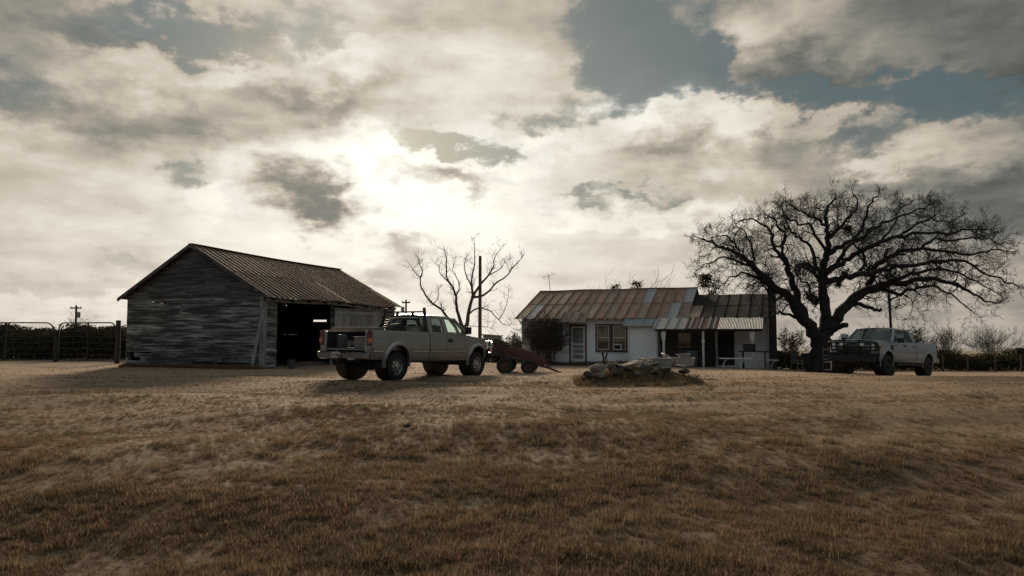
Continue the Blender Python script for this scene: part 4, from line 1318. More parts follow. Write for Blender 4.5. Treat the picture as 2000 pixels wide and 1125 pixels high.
m = MB(); m.lathe([(0, .87), (.14, .87), (.15, 1.2), (.12, 1.24), (.05, 1.25), (0, 1.25)], 'Z', (-.75, .45, 0), 18)
on_truck('fuel_can', m, M['cloth_blue'], 'round dark can on the left side of the pewter pickup bed', 'can', smooth=True)

# ---- second pickup
T2 = thing('pickup_truck', 'pale grey-blue crew-cab pickup with black grille guard parked under the bare oak', 'pickup truck')
G2 = dict(paint=M['ford_paint'], wb=4.06, rear=-1.02, front=4.96, cab_rear=1.27, door_rear=(1.38, 2.28), door_front=(2.29, 3.36), rocker=.58, rail=1.46, belt=1.42, roof=2.05,
          hw=1.0, arch=.52, arch_z=.50, nose=.10, cowl=3.55, hood=(.04, .0), hood_drop=.05, grille=(1.30, .85), roof_hw=.74, roof_x=(1.40, 2.95), roof_sag=.04,
          apillar=(3.62, 0), side_windows=[[(1.55, 1.45), (2.22, 1.45), (2.22, 1.92), (1.72, 1.90)], [(2.34, 1.45), (3.40, 1.44), (3.34, 1.50), (2.90, 1.90), (2.34, 1.92)]],
          rear_window=[(-.62, 1.52), (.62, 1.52), (.58, 1.90), (-.58, 1.90)], handles=[(1, 1.6), (2, 2.5)], hz=1.26, hr=.018, handle_mat=M['plastic'], moulding=[(.55, 1.25), (1.4, 2.27), (2.30, 3.36)],
          mz=.76, mh=.04, flare=.02, mirror=(3.30, 1.55), mirror_w=.26, mirror_h=.34, mirror_mat=M['plastic'], tr=.43, rim=.23, rim_mat=M['black_metal'], style='new', dark_glass=M['glass_dark'])
yw2, hood2, body2 = pickup(T2, G2)
def ford_details():
    r = T2
    g = MB(); g.box2((4.95, -.70, .90), (4.985, .70, 1.33)); gg = g.build('grille', M['plastic'], r, bevel=.01)
    c = MB(); c.box2((4.98, -.66, 1.17), (5.0, .66, 1.21)); c.box2((4.98, -.66, 1.05), (5.0, .66, 1.07)); c.build('grille_bar', M['alloy'], gg)
    for sg in (-1, 1):
        m = MB(); m.box((4.93, sg * .83, 1.14), (.14, .24, .34), R(-8 * sg)); hl = m.build('headlamp', M['plastic'], r, bevel=.02)
        q = MB(); q.box((5.0, sg * .80, 1.21), (.03, .12, .10)); q.box((5.0, sg * .80, 1.07), (.03, .12, .07)); q.build('lamp_lens', M['clear_lens'], hl)
        m = MB(); m.box((5.12, sg * .36, 1.22), (.06, .26, .11)); m.build('driving_lamp', M['clear_lens'], r, bevel=.015)
        m = MB(); m.box2((4.62, sg * 1.0, 1.12), (4.78, sg * .985, 1.2)); m.build('marker_lamp', M['amber_lens'], r)
    f = MB(); rows = []
    for q in np.linspace(-1, 1, 15):
        bx = 5.0 - .14 * abs(q) ** 3
        rows.append([Vector((bx - .05, q * 1.0, .92)), Vector((bx + .08, q * 1.0, .88)), Vector((bx + .10, q * 1.0, .60)), Vector((bx - .05, q * 1.0, .50))])
    f.grid(rows); f.build('front_bumper', M['black_metal'], r, smooth=True)
    d = MB()
    for sg in (-1, 1):
        d.beam((5.15, sg * .30, .50), (5.16, sg * .30, 1.40), .05, .10)
        d.tube([(5.16, sg * .30, 1.38), (5.14, sg * .80, 1.36), (5.06, sg * .98, 1.30), (4.98, sg * 1.02, 1.10), (4.98, sg * 1.02, .80), (5.08, sg * .95, .66), (5.16, sg * .30, .60)], .032, 8)
        for z in (.82, .98, 1.12): d.tube([(5.15, sg * .30, z), (5.0, sg * 1.01, z)], .018, 6)
    for z in (.6, .75, .9, 1.05, 1.2, 1.38): d.tube([(5.16, -.30, z), (5.16, .30, z)], .022, 6)
    d.box2((5.12, -.95, .52), (5.22, .95, .78))
    d.build('grille_guard', M['black_metal'], r, smooth=True)
    t = MB(); t.box2((-1.05, -.84, .88), (-1.0, .84, 1.44)); t.build('tailgate', M['ford_paint'], r, bevel=.01)
    for sg in (-1, 1):
        m = MB(); m.box2((-1.03, sg * .85, 1.02), (-.93, sg * .985, 1.42)); m.build('tail_lamp', M['red_lens'], r, bevel=.02)
        s = MB(); s.tube([(.7, sg * 1.0, .48), (3.3, sg * 1.0, .48)], .045, 8); s.tube([(1.0, sg * .98, .48), (1.0, sg * .7, .6)], .02, 6); s.tube([(3.0, sg * .98, .48), (3.0, sg * .7, .6)], .02, 6); s.build('running_board', M['black_metal'], r)
        v = MB(); v.box((3.72, sg * (yw2(1.15) + .004), 1.16), (.28, .012, .20)); v.build('fender_vent', M['plastic'], r, bevel=.01)
        mm = MB(); mm.box((3.245, sg * (1.0 - .06 + .10 + .13), 1.62), (.012, .24, .16)); 
        mm.box((3.36, sg * (1.0 - .06 + .10 + .13), 1.64), (.02, .25, .15)); mm.build('mirror_cap', M['ford_paint'], r, bevel=.01)
    b = MB(); b.box2((-1.22, -.98, .62), (-1.04, .98, .80)); b.build('rear_bumper', M['chrome'], r, bevel=.02)
    c = MB(); 
    for y in (-.3, 0, .3): c.box((2.86, y, 2.06), (.10, .06, .03))
    c.build('roof_lamp', M['amber_lens'], r, bevel=.005)
ford_details()
h2 = Vector((-.783, -.623)).normalized()
th2 = math.atan2(h2.y, h2.x)
l2 = Vector((-h2.y, h2.x))
fl_w = Vector((15.35, 28.0))            # driver-side front wheel
front_ax = fl_w - l2 * .98
rear_ax = front_ax - h2 * 4.06
zf, zr = -.49, -.70
T2.location = (rear_ax.x, rear_ax.y, zr)
T2.rotation_euler = (0, -math.atan2(zf - zr, 4.06), th2)

# ------------------------------------------------------------------ trees
def limb(mb, pts, r0, r1, k=8, jag=.0, wig=3):
    """smooth tapered limb through guide points"""
    P = [Vector(p) for p in pts]
    out = []
    n = len(P)
    for i in range(n - 1):
        a = P[max(i - 1, 0)]; b = P[i]; c = P[i + 1]; d = P[min(i + 2, n - 1)]
        for q in range(wig):
            t = q / wig
            v = 0.5 * ((2 * b) + (c - a) * t + (2 * a - 5 * b + 4 * c - d) * t * t + (-a + 3 * b - 3 * c + d) * t ** 3)
            if (i or q) and jag: v = v + Vector((random.gauss(0, jag), random.gauss(0, jag), random.gauss(0, jag)))
            out.append(v)
    out.append(P[-1])
    m = len(out)
    rad = [r0 + (r1 - r0) * (i / (m - 1)) ** .8 for i in range(m)]
    mb.tube(out, rad, k)
    return out, rad

def twig(mb, p, d, r, L, lev, bias, gn=.45, seg=4, kids=(4, 4, 3), spread=.75, minr=.004, ks=(5, 4, 3, 3)):
    d = d.normalized()
    pts = [p]; rad = [r]
    n = seg
    kd = ks[min(len(ks) - 1, 3 - lev)] if lev < 4 else 6
    cur = Vector(p)
    for i in range(n):
        gq = gn * (.6 if lev == 0 else 1)
        d = (d + Vector((random.gauss(0, gq), random.gauss(0, gq), random.gauss(0, gq))) * .6 + bias * .18).normalized()
        cur = cur + d * (L / n)
        pts.append(cur.copy()); rad.append(max(minr, r * (1 - .72 * (i + 1) / n)))
    mb.tube(pts, rad, max(3, kd), cap=False)
    if lev > 0:
        nk = kids[min(len(kids) - 1, 3 - lev)] if lev <= 3 else kids[0]
        for j in range(nk):
            t = random.uniform(.25, 1.0) if j else 1.0
            f = t * n; i0 = min(int(f), n - 1); fr = f - i0
            q = pts[i0].lerp(pts[i0 + 1], fr)
            base = (pts[i0 + 1] - pts[i0]).normalized()
            side = Vector((random.gauss(0, 1), random.gauss(0, 1), random.gauss(0, 1)))
            side = (side - base * side.dot(base)).normalized()
            nd = (base * (1 - spread * .5) + side * spread + bias * .15).normalized()
            rr = max(minr, rad[i0] * random.uniform(.5, .75))
            twig(mb, q, nd, rr, L * random.uniform(.5, .78), lev - 1, bias, gn, seg, kids, spread, minr, ks)

random.seed(21)
OY = 34.0
def OP(cx, cy, dy=0.0):
    return W(1340 + cx / 2.885, 350 + cy / 2.885, OY + dy)
def make_oak():
    base = OP(765, 1075)
    bx, by = base.x, base.y
    root = thing('oak_tree', 'huge spreading leafless oak with black gnarled limbs behind the pale pickup', 'tree', (0, 0, 0))
    tr = MB()
    gzb = float(gz(bx, by))
    limb(tr, [(bx, by, gzb - .3), (bx - .02, by, gzb + .25), OP(765, 980), OP(762, 900), OP(765, 850)], .66, .44, 14, .03)
    for a in range(7):
        an = a * .9 + .3
        limb(tr, [(bx + math.cos(an) * .8, by + math.sin(an) * .8, gzb - .12), (bx + math.cos(an) * .5, by + math.sin(an) * .5, gzb + .2), (bx + math.cos(an) * .2, by + math.sin(an) * .2, gzb + .9)], .12, .3, 6)
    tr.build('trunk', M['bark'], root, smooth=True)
    cr = MB()
    # (points in the measured silhouette, start radius, end radius, depth at start, depth at tip, twig density)
    L = [
        ([(750, 900), (700, 830), (640, 755), (600, 690), (545, 640), (480, 590), (430, 540), (370, 490), (310, 440), (240, 400), (150, 360), (85, 335)], .38, .03, 0, -2.5, 1),
        ([(700, 835), (650, 740), (622, 650), (600, 580), (575, 510), (552, 440), (545, 370), (560, 320), (520, 265), (480, 220)], .27, .04, 0, 1.5, 1),
        ([(780, 870), (786, 750), (780, 650), (775, 560), (782, 480), (793, 400), (800, 330), (795, 270), (785, 215), (800, 160), (840, 110)], .34, .04, 0, 0, 1),
        ([(797, 330), (840, 300), (890, 240), (935, 200), (960, 140), (940, 80)], .14, .03, 0, 1.5, 1),
        ([(793, 270), (760, 230), (700, 220), (650, 180), (590, 150)], .10, .03, 0, -1.5, 1),
        ([(785, 425), (850, 390), (925, 350), (1000, 310), (1080, 260), (1160, 225), (1250, 190), (1340, 165), (1390, 130)], .17, .03, 0, 3.0, 1),
        ([(785, 530), (850, 485), (920, 440), (1000, 400), (1080, 360), (1200, 330), (1320, 300), (1450, 310), (1560, 290), (1680, 285)], .19, .03, 0, -2.5, 1),
        ([(795, 860), (850, 780), (920, 700), (980, 650), (1050, 610), (1130, 590), (1230, 585), (1340, 565), (1450, 570), (1560, 610), (1650, 660), (1740, 700)], .36, .03, 0, -1.0, 1),
        ([(930, 695), (1000, 640), (1050, 560), (1080, 480), (1140, 440), (1230, 400), (1330, 385), (1450, 405), (1600, 420), (1720, 400), (1830, 410)], .22, .03, -.2, 2.0, 1),
        ([(785, 580), (880, 560), (960, 545), (1050, 530), (1140, 500), (1240, 490), (1360, 470), (1500, 455), (1620, 485), (1720, 540), (1840, 585)], .20, .03, 0, -3.5, 1),
        ([(1000, 640), (1090, 620), (1180, 640), (1280, 620), (1380, 600), (1470, 640), (1540, 690), (1620, 750)], .14, .025, -.3, 3.0, 1),
        ([(930, 700), (1010, 715), (1060, 735), (1100, 732)], .13, .07, 0, -1, 0),
        ([(815, 850), (850, 835), (905, 822)], .16, .13, 0, -1, 0),
        ([(1150, 685), (1200, 655), (1255, 665), (1275, 700), (1270, 745)], .06, .015, 0, -1, .5),
        ([(620, 780), (575, 765), (530, 745), (495, 765)], .10, .03, 0, -1.5, .6),
        ([(560, 480), (530, 430), (490, 370), (475, 300), (440, 265), (370, 225), (300, 240)], .14, .03, .5, 2.5, 1),
        ([(485, 595), (430, 530), (370, 500), (300, 465), (210, 440), (130, 470), (75, 500)], .14, .02, -.5, 1.0, 1),
        ([(470, 590), (400, 560), (330, 530), (270, 545), (200, 590)], .10, .02, -.5, -2.5, 1),
        ([(555, 640), (500, 690), (470, 640), (440, 600), (380, 600)], .10, .02, 0, -1, .6),
        ([(775, 590), (725, 530), (690, 480), (645, 490), (635, 530)], .12, .07, 0, -1, .8),
        ([(778, 640), (740, 680), (715, 700), (680, 640)], .11, .05, 0, 1, .6),
        ([(775, 560), (720, 440), (700, 380), (640, 330), (600, 300), (560, 230), (545, 170)], .13, .03, 0, 3, 1),
        ([(790, 400), (730, 310), (690, 260), (610, 240), (540, 200)], .10, .03, 0, -3, 1),
        ([(850, 480), (900, 400), (960, 330), (1010, 240), (1030, 150), (1080, 100)], .13, .03, 0, -3, 1),
        ([(1080, 370), (1140, 300), (1180, 240), (1190, 180), (1260, 140)], .09, .03, 1, 3, 1),
        ([(1200, 330), (1290, 260), (1380, 230), (1450, 240), (1530, 220)], .09, .025, -1, 1, 1),
        ([(1330, 385), (1400, 340), (1500, 350), (1600, 330), (1700, 340), (1790, 380)], .09, .02, 1, -1, 1),
        ([(1140, 590), (1240, 540), (1330, 520), (1440, 510), (1560, 540), (1680, 600), (1780, 660)], .14, .02, -.5, 4, 1),
        ([(780, 700), (700, 640), (690, 590), (640, 560), (620, 500)], .08, .03, 0, -2, .6),
        ([(960, 545), (1010, 480), (1000, 420), (950, 370), (930, 300), (880, 250)], .11, .03, 0, 2, 1),
        ([(310, 440), (280, 380), (240, 330), (200, 320), (150, 330)], .07, .02, -1.5, -3, 1),
        ([(370, 490), (380, 420), (350, 350), (330, 290), (290, 270)], .08, .02, -1.2, 0, 1),
    ]
    bent = Vector((.10, 0, .02))
    random.seed(5)
    for (pts, r0, r1, d0, d1, dens) in L:
        n = len(pts)
        P = [OP(a, b_, d0 + (d1 - d0) * (i / (n - 1)) ** 1.2) for i, (a, b_) in enumerate(pts)]
        r0 *= .88
        o, rad = limb(cr, P, r0, r1, 9 if r0 > .15 else 7, .045)
        if not dens: continue
        m = len(o)
        cnt = int(m * (.8 if P[-1].x < bx + 2 else 1.0) * dens)
        for _ in range(cnt):
            i = int(m * (.2 + .78 * random.random() ** 1.15)); i = min(i, m - 2)
            t = i / m
            base_d = (o[i + 1] - o[i]).normalized()
            side = Vector((random.gauss(0, 1), random.gauss(0, 1.0), random.gauss(.15, .9)))
            side = (side - base_d * side.dot(base_d)).normalized()
            x = o[i].x
            wind = Vector((.25 if x > bx + 1 else -.05, 0, .10))
            r = min(rad[i] * .5, .045) * random.uniform(.6, 1.15)
            twig(cr, o[i], base_d * .55 + side * .85 + wind * .6, max(r, .016), random.uniform(.75, 1.25) * (1.0 - .5 * t), 3, bent, .40, 4, (4, 4, 3), .72, .0060)
        twig(cr, o[-1], (o[-1] - o[-3]), r1, .42, 3, bent, .35, 4, (4, 4, 3), .7, .0065)
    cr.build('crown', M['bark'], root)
    # clumps of mistletoe and ball moss, dark against the sky
    cen = []
    for (a, b_, s) in ((640, 495, .35), (700, 660, .3), (890, 530, .28), (430, 545, .3), (1150, 550, .35), (1040, 500, .25), (910, 280, .2), (730, 690, .22), (860, 590, .2)):
        c = OP(a, b_, random.uniform(-1, 1))
        q = rng.normal(size=(260, 3)) * s * .5
        cen.append(q + np.array(c))
    cloud_quads('moss_clump', np.concatenate(cen), .05, M['leaf_dark'], root)
make_oak()

def YT(cx, cy, dy=0.0):
    return W(780 + cx / 4.017, 460 + cy / 4.017, 42.0 + dy)
def make_yard_tree():
    root = thing('yard_tree', 'small leafless brown tree forking behind the pewter pickup cab', 'tree')
    b0 = YT(500, 900); g0 = float(gz(b0.x, b0.y))
    t = MB(); limb(t, [(b0.x, b0.y, g0 - .2), (b0.x, b0.y, g0 + .4), YT(502, 800), YT(507, 735)], .24, .17, 10, .01)
    t.build('trunk', M['bark2'], root, smooth=True)
    c = MB()
    L = [([(503, 745), (485, 690), (462, 610), (447, 540), (443, 480), (415, 400), (375, 340), (370, 260), (366, 180), (350, 100)], .13, .02, 0, -.8),
         ([(508, 740), (532, 690), (545, 600), (568, 500), (578, 460), (566, 400), (568, 330), (590, 230), (590, 150), (591, 60)], .15, .015, 0, 0),
         ([(500, 830), (440, 720), (372, 635), (330, 580), (260, 530), (205, 465), (165, 385), (163, 330), (130, 300), (75, 215)], .11, .015, 0, -1.5),
         ([(165, 335), (180, 270), (150, 210), (150, 150)], .04, .012, -1.2, -1.6),
         ([(578, 485), (640, 475), (700, 440), (760, 370), (840, 320), (900, 240), (940, 200), (980, 145)], .09, .014, 0, 1.2),
         ([(582, 470), (640, 380), (700, 310), (740, 240), (745, 180), (810, 85)], .09, .014, 0, -1.2),
         ([(548, 612), (600, 577), (650, 570), (720, 600), (780, 660), (820, 700), (870, 703)], .06, .012, 0, -1.0),
         ([(445, 475), (470, 400), (450, 330), (420, 270), (440, 190)], .05, .012, -.2, 1.0),
         ([(415, 400), (360, 340), (310, 280), (330, 200)], .05, .012, -.3, .7),
         ([(566, 400), (520, 300), (510, 220), (540, 150)], .05, .012, 0, 1.2),
         ([(700, 310), (780, 270), (820, 220), (830, 180)], .04, .012, -.6, .5),
         ([(530, 705), (580, 712), (650, 715), (740, 730)], .03, .010, 0, -1.0),
         ([(270, 535), (310, 480), (300, 410)], .03, .01, -.8, 0), ([(780, 660), (820, 600), (850, 500), (860, 430)], .03, .008, -.6, -.2)]
    random.seed(9)
    for (pts, r0, r1, d0, d1) in L:
        n = len(pts)
        P = [YT(a, b_, d0 + (d1 - d0) * i / (n - 1)) for i, (a, b_) in enumerate(pts)]
        o, rad = limb(c, P, r0, r1, 7, .012)
        m = len(o)
        for _ in range(int(m * .62)):
            i = random.randint(int(m * .3), m - 2)
            bd = (o[i + 1] - o[i]).normalized()
            side = Vector((random.gauss(0, 1), random.gauss(0, 1), random.gauss(.5, .7))); side = (side - bd * side.dot(bd)).normalized()
            twig(c, o[i], bd * .6 + side * .8 + Vector((0, 0, .3)), max(rad[i] * .4, .012), random.uniform(.25, .62), 2, Vector((0, 0, .3)), .35, 4, (3, 3, 2), .7, .006, (4, 3, 3, 3))
        twig(c, o[-1], (o[-1] - o[-3]), r1, .25, 1, Vector((0, 0, .1)), .3, 4, (3, 2), .6, .006)
    c.build('crown', M['bark2'], root)
make_yard_tree()

def bare(name, label, cat, base, h, w, stems, lev=3, mat=None, r=.03, leaf=0, leafmat=None, group=None, kids=(4, 3, 3), up=.8, minr=.008, leafsize=.05):
    root = thing(name, label, cat, (0, 0, 0), 0, group)
    m = MB()
    pts = []
    for i in range(stems):
        an = random.uniform(0, 6.28); s = random.uniform(.1, 1.0)
        d = Vector((math.cos(an) * s * w / h, math.sin(an) * s * w / h * .6, up))
        st = Vector(base) + Vector((math.cos(an) * .12, math.sin(an) * .12, -.1))
        n0 = len(m.v)
        twig(m, st, d, r, h * random.uniform(.36, .50), lev, Vector((d.x * .5, 0, .45)), .28, 4, kids, .55, minr, (5, 4, 3, 3))
        pts.append(n0)
    m.build('branches', mat or M['twig'], root)
    if leaf:
        V = np.array(m.v)
        z0 = base[2] + h * .15
        V = V[V[:, 2] > z0]
        idx = rng.integers(0, len(V), leaf)
        cen = V[idx] + rng.normal(size=(leaf, 3)) * .07
        cloud_quads('foliage', cen, leafsize, leafmat or M['leaf_brush'], root)
    return root

random.seed(33)
def far(name, label, cat, u0, u1, vtop, Y, stems, **k):
    u = (u0 + u1) / 2
    b = GU(u, Y)
    h = W(u, vtop, Y).z - b.z
    w = (u1 - u0) / FPX * Y / 2
    return bare(name, label, cat, b, h, w, stems, **k)
far('bare_shrub', 'round bare shrub on the right horizon, nearer the pale pickup of the two', 'shrub', 1812, 1880, 628, 58, 14, group='bare shrubs on the right horizon', mat=M['far_twig'], lev=3, kids=(4, 3, 3), r=.035, minr=.010)
far('bare_shrub', 'wider bare shrub at the right edge beyond the field', 'shrub', 1888, 1975, 632, 60, 18, group='bare shrubs on the right horizon', mat=M['far_twig'], lev=3, kids=(4, 3, 3), r=.035, minr=.010)
far('scrub_tree', 'dense dark scrub tree just behind the pale pickup bed', 'tree', 1765, 1822, 626, 50, 9, lev=3, leaf=2600, leafmat=M['leaf_brush'], r=.05, leafsize=.055)
far('scrub_tree', 'low scrub tree showing above the pale pickup roof', 'tree', 1690, 1760, 622, 52, 9, lev=3, leaf=700, r=.04)
far('scrub_tree', 'thin scrub tree between the farmhouse chimney and the oak trunk', 'tree', 1512, 1572, 625, 47, 9, lev=3, leaf=1800, leafmat=M['leaf_dry'], r=.045)
far('scrub_tree', 'leggy scrub tree low behind the oak trunk on its right', 'tree', 1615, 1680, 640, 48, 9, lev=3, leaf=900, leafmat=M['leaf_dry'], r=.045)
far('leafy_shrub', 'sparse leafy shrub at the left corner of the farmhouse', 'shrub', 986, 1022, 640, 47, 8, lev=3, leaf=900, leafmat=M['leaf_brush'], r=.03, leafsize=.06)
far('bare_tree', 'thin bare treetop poking above the farmhouse ridge', 'tree', 1215, 1300, 522, 52, 6, lev=3, kids=(3, 3, 2), mat=M['twig'], r=.06, minr=.010)
far('bare_tree', 'wispy treetop above the farmhouse ridge, left of the cedars', 'tree', 1170, 1215, 528, 54, 4, lev=3, kids=(3, 2, 2), mat=M['twig'], r=.05, minr=.009)
far('brush_bush', 'bare bush rising beyond the gates beside the distant utility pole', 'shrub', 112, 200, 606, 62, 9, lev=3, kids=(3, 3, 2), mat=M['twig'], r=.035, leaf=300, leafmat=M['leaf_brush'])
far('brush_bush', 'low leafy bush above the joint of the two gates', 'shrub', 88, 122, 628, 44, 6, lev=2, kids=(3, 3, 2), mat=M['twig'], r=.03, leaf=500, leafmat=M['leaf_brush'])

def cedar(label, u0, u1, vtop, Y, n=2600, lean=0):
    b = GU((u0 + u1) / 2, Y)
    top = W((u0 + u1) / 2, vtop, Y).z
    w = (u1 - u0) / FPX * Y / 2; h = top - b.z
    root = thing('cedar_tree', label, 'tree', (0, 0, 0), 0, 'cedars behind the farmhouse')
    t = MB(); t.tube([(b.x, b.y, b.z - .2), (b.x + .05, b.y, b.z + h * .5), (b.x, b.y, b.z + h * .85)], [.16, .1, .03], 7); t.build('trunk', M['bark'], root)
    cs = []
    for i in range(26):
        z = random.uniform(.25, .96); rr = w * (1 - .5 * z) * random.uniform(.3, 1)
        an = random.uniform(0, 6.28)
        c = np.array((b.x + math.cos(an) * rr * .8, b.y + math.sin(an) * rr * .8, b.z + h * z))
        cs.append(c + rng.normal(size=(n // 26, 3)) * np.array((.28, .28, .2)) * min(w, .9))
    C = np.concatenate(cs); C[:, 2] = np.minimum(C[:, 2], top - rng.random(len(C)) * .25)
    cloud_quads('crown', C, .06, M['leaf_dark'], root)
cedar('small round cedar top above the ridge, farther left of two', 1190, 1218, 551, 50, 2200)
cedar('rounder cedar top above the ridge beside the bare treetop', 1222, 1262, 547, 50, 3000)
cedar('broad dark cedar crown behind the step in the farmhouse roof', 1338, 1432, 532, 49, 6500)

# vine-like bush against the house front
def house_bush():
    root = thing('climbing_bush', 'tangled leafless bush covering the left front window of the farmhouse', 'bush')
    m = MB(); random.seed(4)
    for i in range(46):
        x = random.uniform(1.1, 2.2); y = random.uniform(-.9, -.3)
        b = HP(x, y, -.1)
        tx = random.uniform(-.1, 3.0)
        e = Vector((math.cos(HROT), math.sin(HROT), 0))
        d = e * ((tx - x) * .42) + Vector((0, 0, 1.05))
        twig(m, b, d, .022, random.uniform(1.3, 1.75), 3, Vector((0, 0, .22)), .30, 4, (4, 3, 3), .55, .006, (4, 3, 3, 3))
    m.build('branches', M['twig'], root)
    V = np.array(m.v); V = V[V[:, 2] > HZ + .8]
    c = V[rng.integers(0, len(V), 5200)] + rng.normal(size=(5200, 3)) * .05
    cloud_quads('foliage', c[:2600], .026, M['leaf_dry'], root)
house_bush()

# brush banks: uncountable growth along the fence lines
def brush(name, label, pts, h, depth, n, mat, size=.07, stems=0, hv=.15):
    """thicket along a polyline of ground points"""
    P = [Vector(p) for p in pts]
    cen = []
    seg = [(P[i], P[i + 1]) for i in range(len(P) - 1)]
    Ls = np.array([(b - a).length for a, b in seg]); Ls = Ls / Ls.sum()
    m = MB()
    which = rng.choice(len(seg), n, p=Ls)
    t = rng.random(n)
    X = np.array([seg[w][0].x + (seg[w][1].x - seg[w][0].x) * q for w, q in zip(which, t)])
    Y = np.array([seg[w][0].y + (seg[w][1].y - seg[w][0].y) * q for w, q in zip(which, t)]) + rng.normal(size=n) * depth
    zz = rng.random(n) ** .8
    top = h * (1 + hv * np.sin(X * 1.3) + hv * .7 * np.sin(X * 3.1 + Y) + hv * .5 * np.sin(X * 7.7))
    Z = gz(X, Y) + zz * top
    cen = np.stack([X, Y, Z], 1)
    # upright stems: thin leaf faces strung up each stem
    w2 = rng.choice(len(seg), stems, p=Ls); t2 = rng.random(stems)
    sx = np.array([seg[w][0].x + (seg[w][1].x - seg[w][0].x) * q for w, q in zip(w2, t2)])
    sy = np.array([seg[w][0].y + (seg[w][1].y - seg[w][0].y) * q for w, q in zip(w2, t2)]) + rng.normal(size=stems) * depth
    hh = h * (.8 + .55 * rng.random(stems) ** 2.2); sl = rng.normal(size=(stems, 2)) * .12
    k = 12
    tt = np.linspace(.3, 1, k)[None, :]
    C2 = np.stack([sx[:, None] + sl[:, :1] * tt, sy[:, None] + sl[:, 1:] * tt, gz(sx, sy)[:, None] + hh[:, None] * tt], -1).reshape(-1, 3)
    S2 = np.repeat(np.linspace(.6, .25, k)[None, :] * size, stems, 0).ravel()
    cen = np.concatenate([cen, C2]); sizes = np.concatenate([np.full(n, size), S2])
    o = cloud_quads(name, cen, sizes, mat, None, .4)
    o['label'] = label; o['kind'] = 'stuff'; o['category'] = 'brush'
    return o
brush('brush', 'dark tangled brush and tall weeds behind the left gates', [(-36, 38, 0), (-25, 37.5, 0), (-13, 38, 0)], 1.60, 1.0, 120000, M['leaf_brush'], .07, 5200, .10)
brush('brush', 'brown weeds between the pewter pickup and the farmhouse', [(-10, 50, 0), (-2, 49, 0), (1.2, 48, 0)], 1.35, .6, 40000, M['leaf_brush'], .065, 700)
brush('brush', 'low dark brush line along the right-hand field edge', [(12.2, 43, 0), (22, 42, 0), (32, 40, 0), (48, 38, 0)], 1.0, .7, 110000, M['leaf_brush'], .06, 5200, .22)
brush('brush', 'weeds growing along the foot of the farmhouse wall', [tuple(HP(.2, -.3)), tuple(HP(6.5, -.35))], .22, .12, 5000, M['grass_c'], .035, 700)

# ------------------------------------------------------------------ added evergreens, out of view, that block sky light from the near lawn
def evergreen(label, x, y, r, z0, z1, n, fmin=0.0):
    g = float(gz(x, y))
    root = thing('added_shade_tree', label, 'tree', (0, 0, 0), 0, 'added evergreens shading the near lawn')
    t = MB(); t.tube([(x, y, g - .3), (x + .1, y, g + 1.2), (x, y + .1, g + z0 + .8), (x, y, g + (z0 + z1) / 2)], [.45, .34, .28, .12], 10)
    for i in range(9):
        a = i * .7; e = Vector((x + math.cos(a) * r * .8, y + math.sin(a) * r * .8, g + z0 + (z1 - z0) * random.uniform(.3, .7)))
        s0 = Vector((x, y, g + z0 * .8)); t.tube([s0, s0.lerp(e, .5) + Vector((0, 0, .5)), e], [.16, .09, .03], 6)
    t.build('trunk', M['bark'], root, smooth=True)
    k = 60
    cs = []
    for i in range(k):
        a = random.uniform(0, 6.28); q = math.sqrt(random.random()) * r
        zz = z0 + (z1 - z0) * random.uniform(.15, .95) * (1 - .45 * (q / r) ** 2)
        cs.append(np.array((x + math.cos(a) * q, y + math.sin(a) * q, g + zz)) + rng.normal(size=(n // k, 3)) * np.array((.75, .75, .45)))
    C = np.concatenate(cs)
    lim = CAM_Z + 1.8 + .58 * np.clip(C[:, 1], 0, None)
    inside = (C[:, 1] > -1.0) & (np.abs(C[:, 0]) < 0.90 * C[:, 1] + 3.0) & (C[:, 2] < lim)
    C = C[~inside]
    cloud_quads('crown', C, .13, M['leaf_dark'], root, .7)
random.seed(90)
evergreen('added evergreen oak behind the camera, left, shading the near lawn', -4.5, -4.5, 7.2, 3.6, 9.5, 30000)
evergreen('added evergreen oak behind the camera, right, shading the near lawn', 5.5, -4.0, 7.2, 3.6, 9.5, 30000)
evergreen('added evergreen oak shading the near lawn, out of frame to the left', -15.5, 4.5, 6.0, 1.6, 10.0, 24000)
evergreen('added evergreen oak shading the near lawn, out of frame to the right', 15.5, 4.5, 6.0, 1.6, 10.0, 24000)
evergreen('added evergreen oak shading the lawn from farther out, out of frame to the left', -22.5, 13.5, 6.5, 1.6, 11.0, 24000)
evergreen('added evergreen oak shading the lawn from farther out, out of frame to the right', 22.5, 13.5, 6.5, 1.6, 11.0, 24000)

# ------------------------------------------------------------------ gates and posts at the left
def gate(label, u0, u1, Y0, Y1, rl, rr):
    a = GU(u0, Y0); b_ = GU(u1, Y1)
    L = (b_ - a).length
    root = thing('pipe_gate', label, 'gate', a, math.atan2(b_.y - a.y, b_.x - a.x), 'pipe gates at the left')
    H = 1.86
    m = MB(); rr_ = .35
    pts = [(0.03, 0, .12)]
    pts += [(0.03, 0, H - rr_)] + [(0.03 + rr_ - rr_ * math.cos(t_), 0, H - rr_ + rr_ * math.sin(t_)) for t_ in np.linspace(.2, 1.57, 6)]
    pts += [(L - .03 - rr_ + rr_ * math.sin(t_), 0, H - rr_ + rr_ * math.cos(t_)) for t_ in np.linspace(0, 1.57, 7)] + [(L - .03, 0, .12), (0.03, 0, .12)]
    m.tube(pts, .030, 8); m.build('frame', M['gate_metal'], root, smooth=True)
    for i in range(5):
        q = MB(); z = .12 + (i + 1) * .27; q.tube([(.03, 0, z), (L - .03, 0, z)], .02, 6); q.build('rail', M['gate_metal'], root)
    q = MB(); q.box((L * .52, .02, H * .5 + .03), (.10, .03, H - .12)); q.build('brace', M['gate_metal'], root)
gate('pipe gate with curved corners next to the barn, right of the pair', 116, 228, 32.6, 31.0, 1, 1)
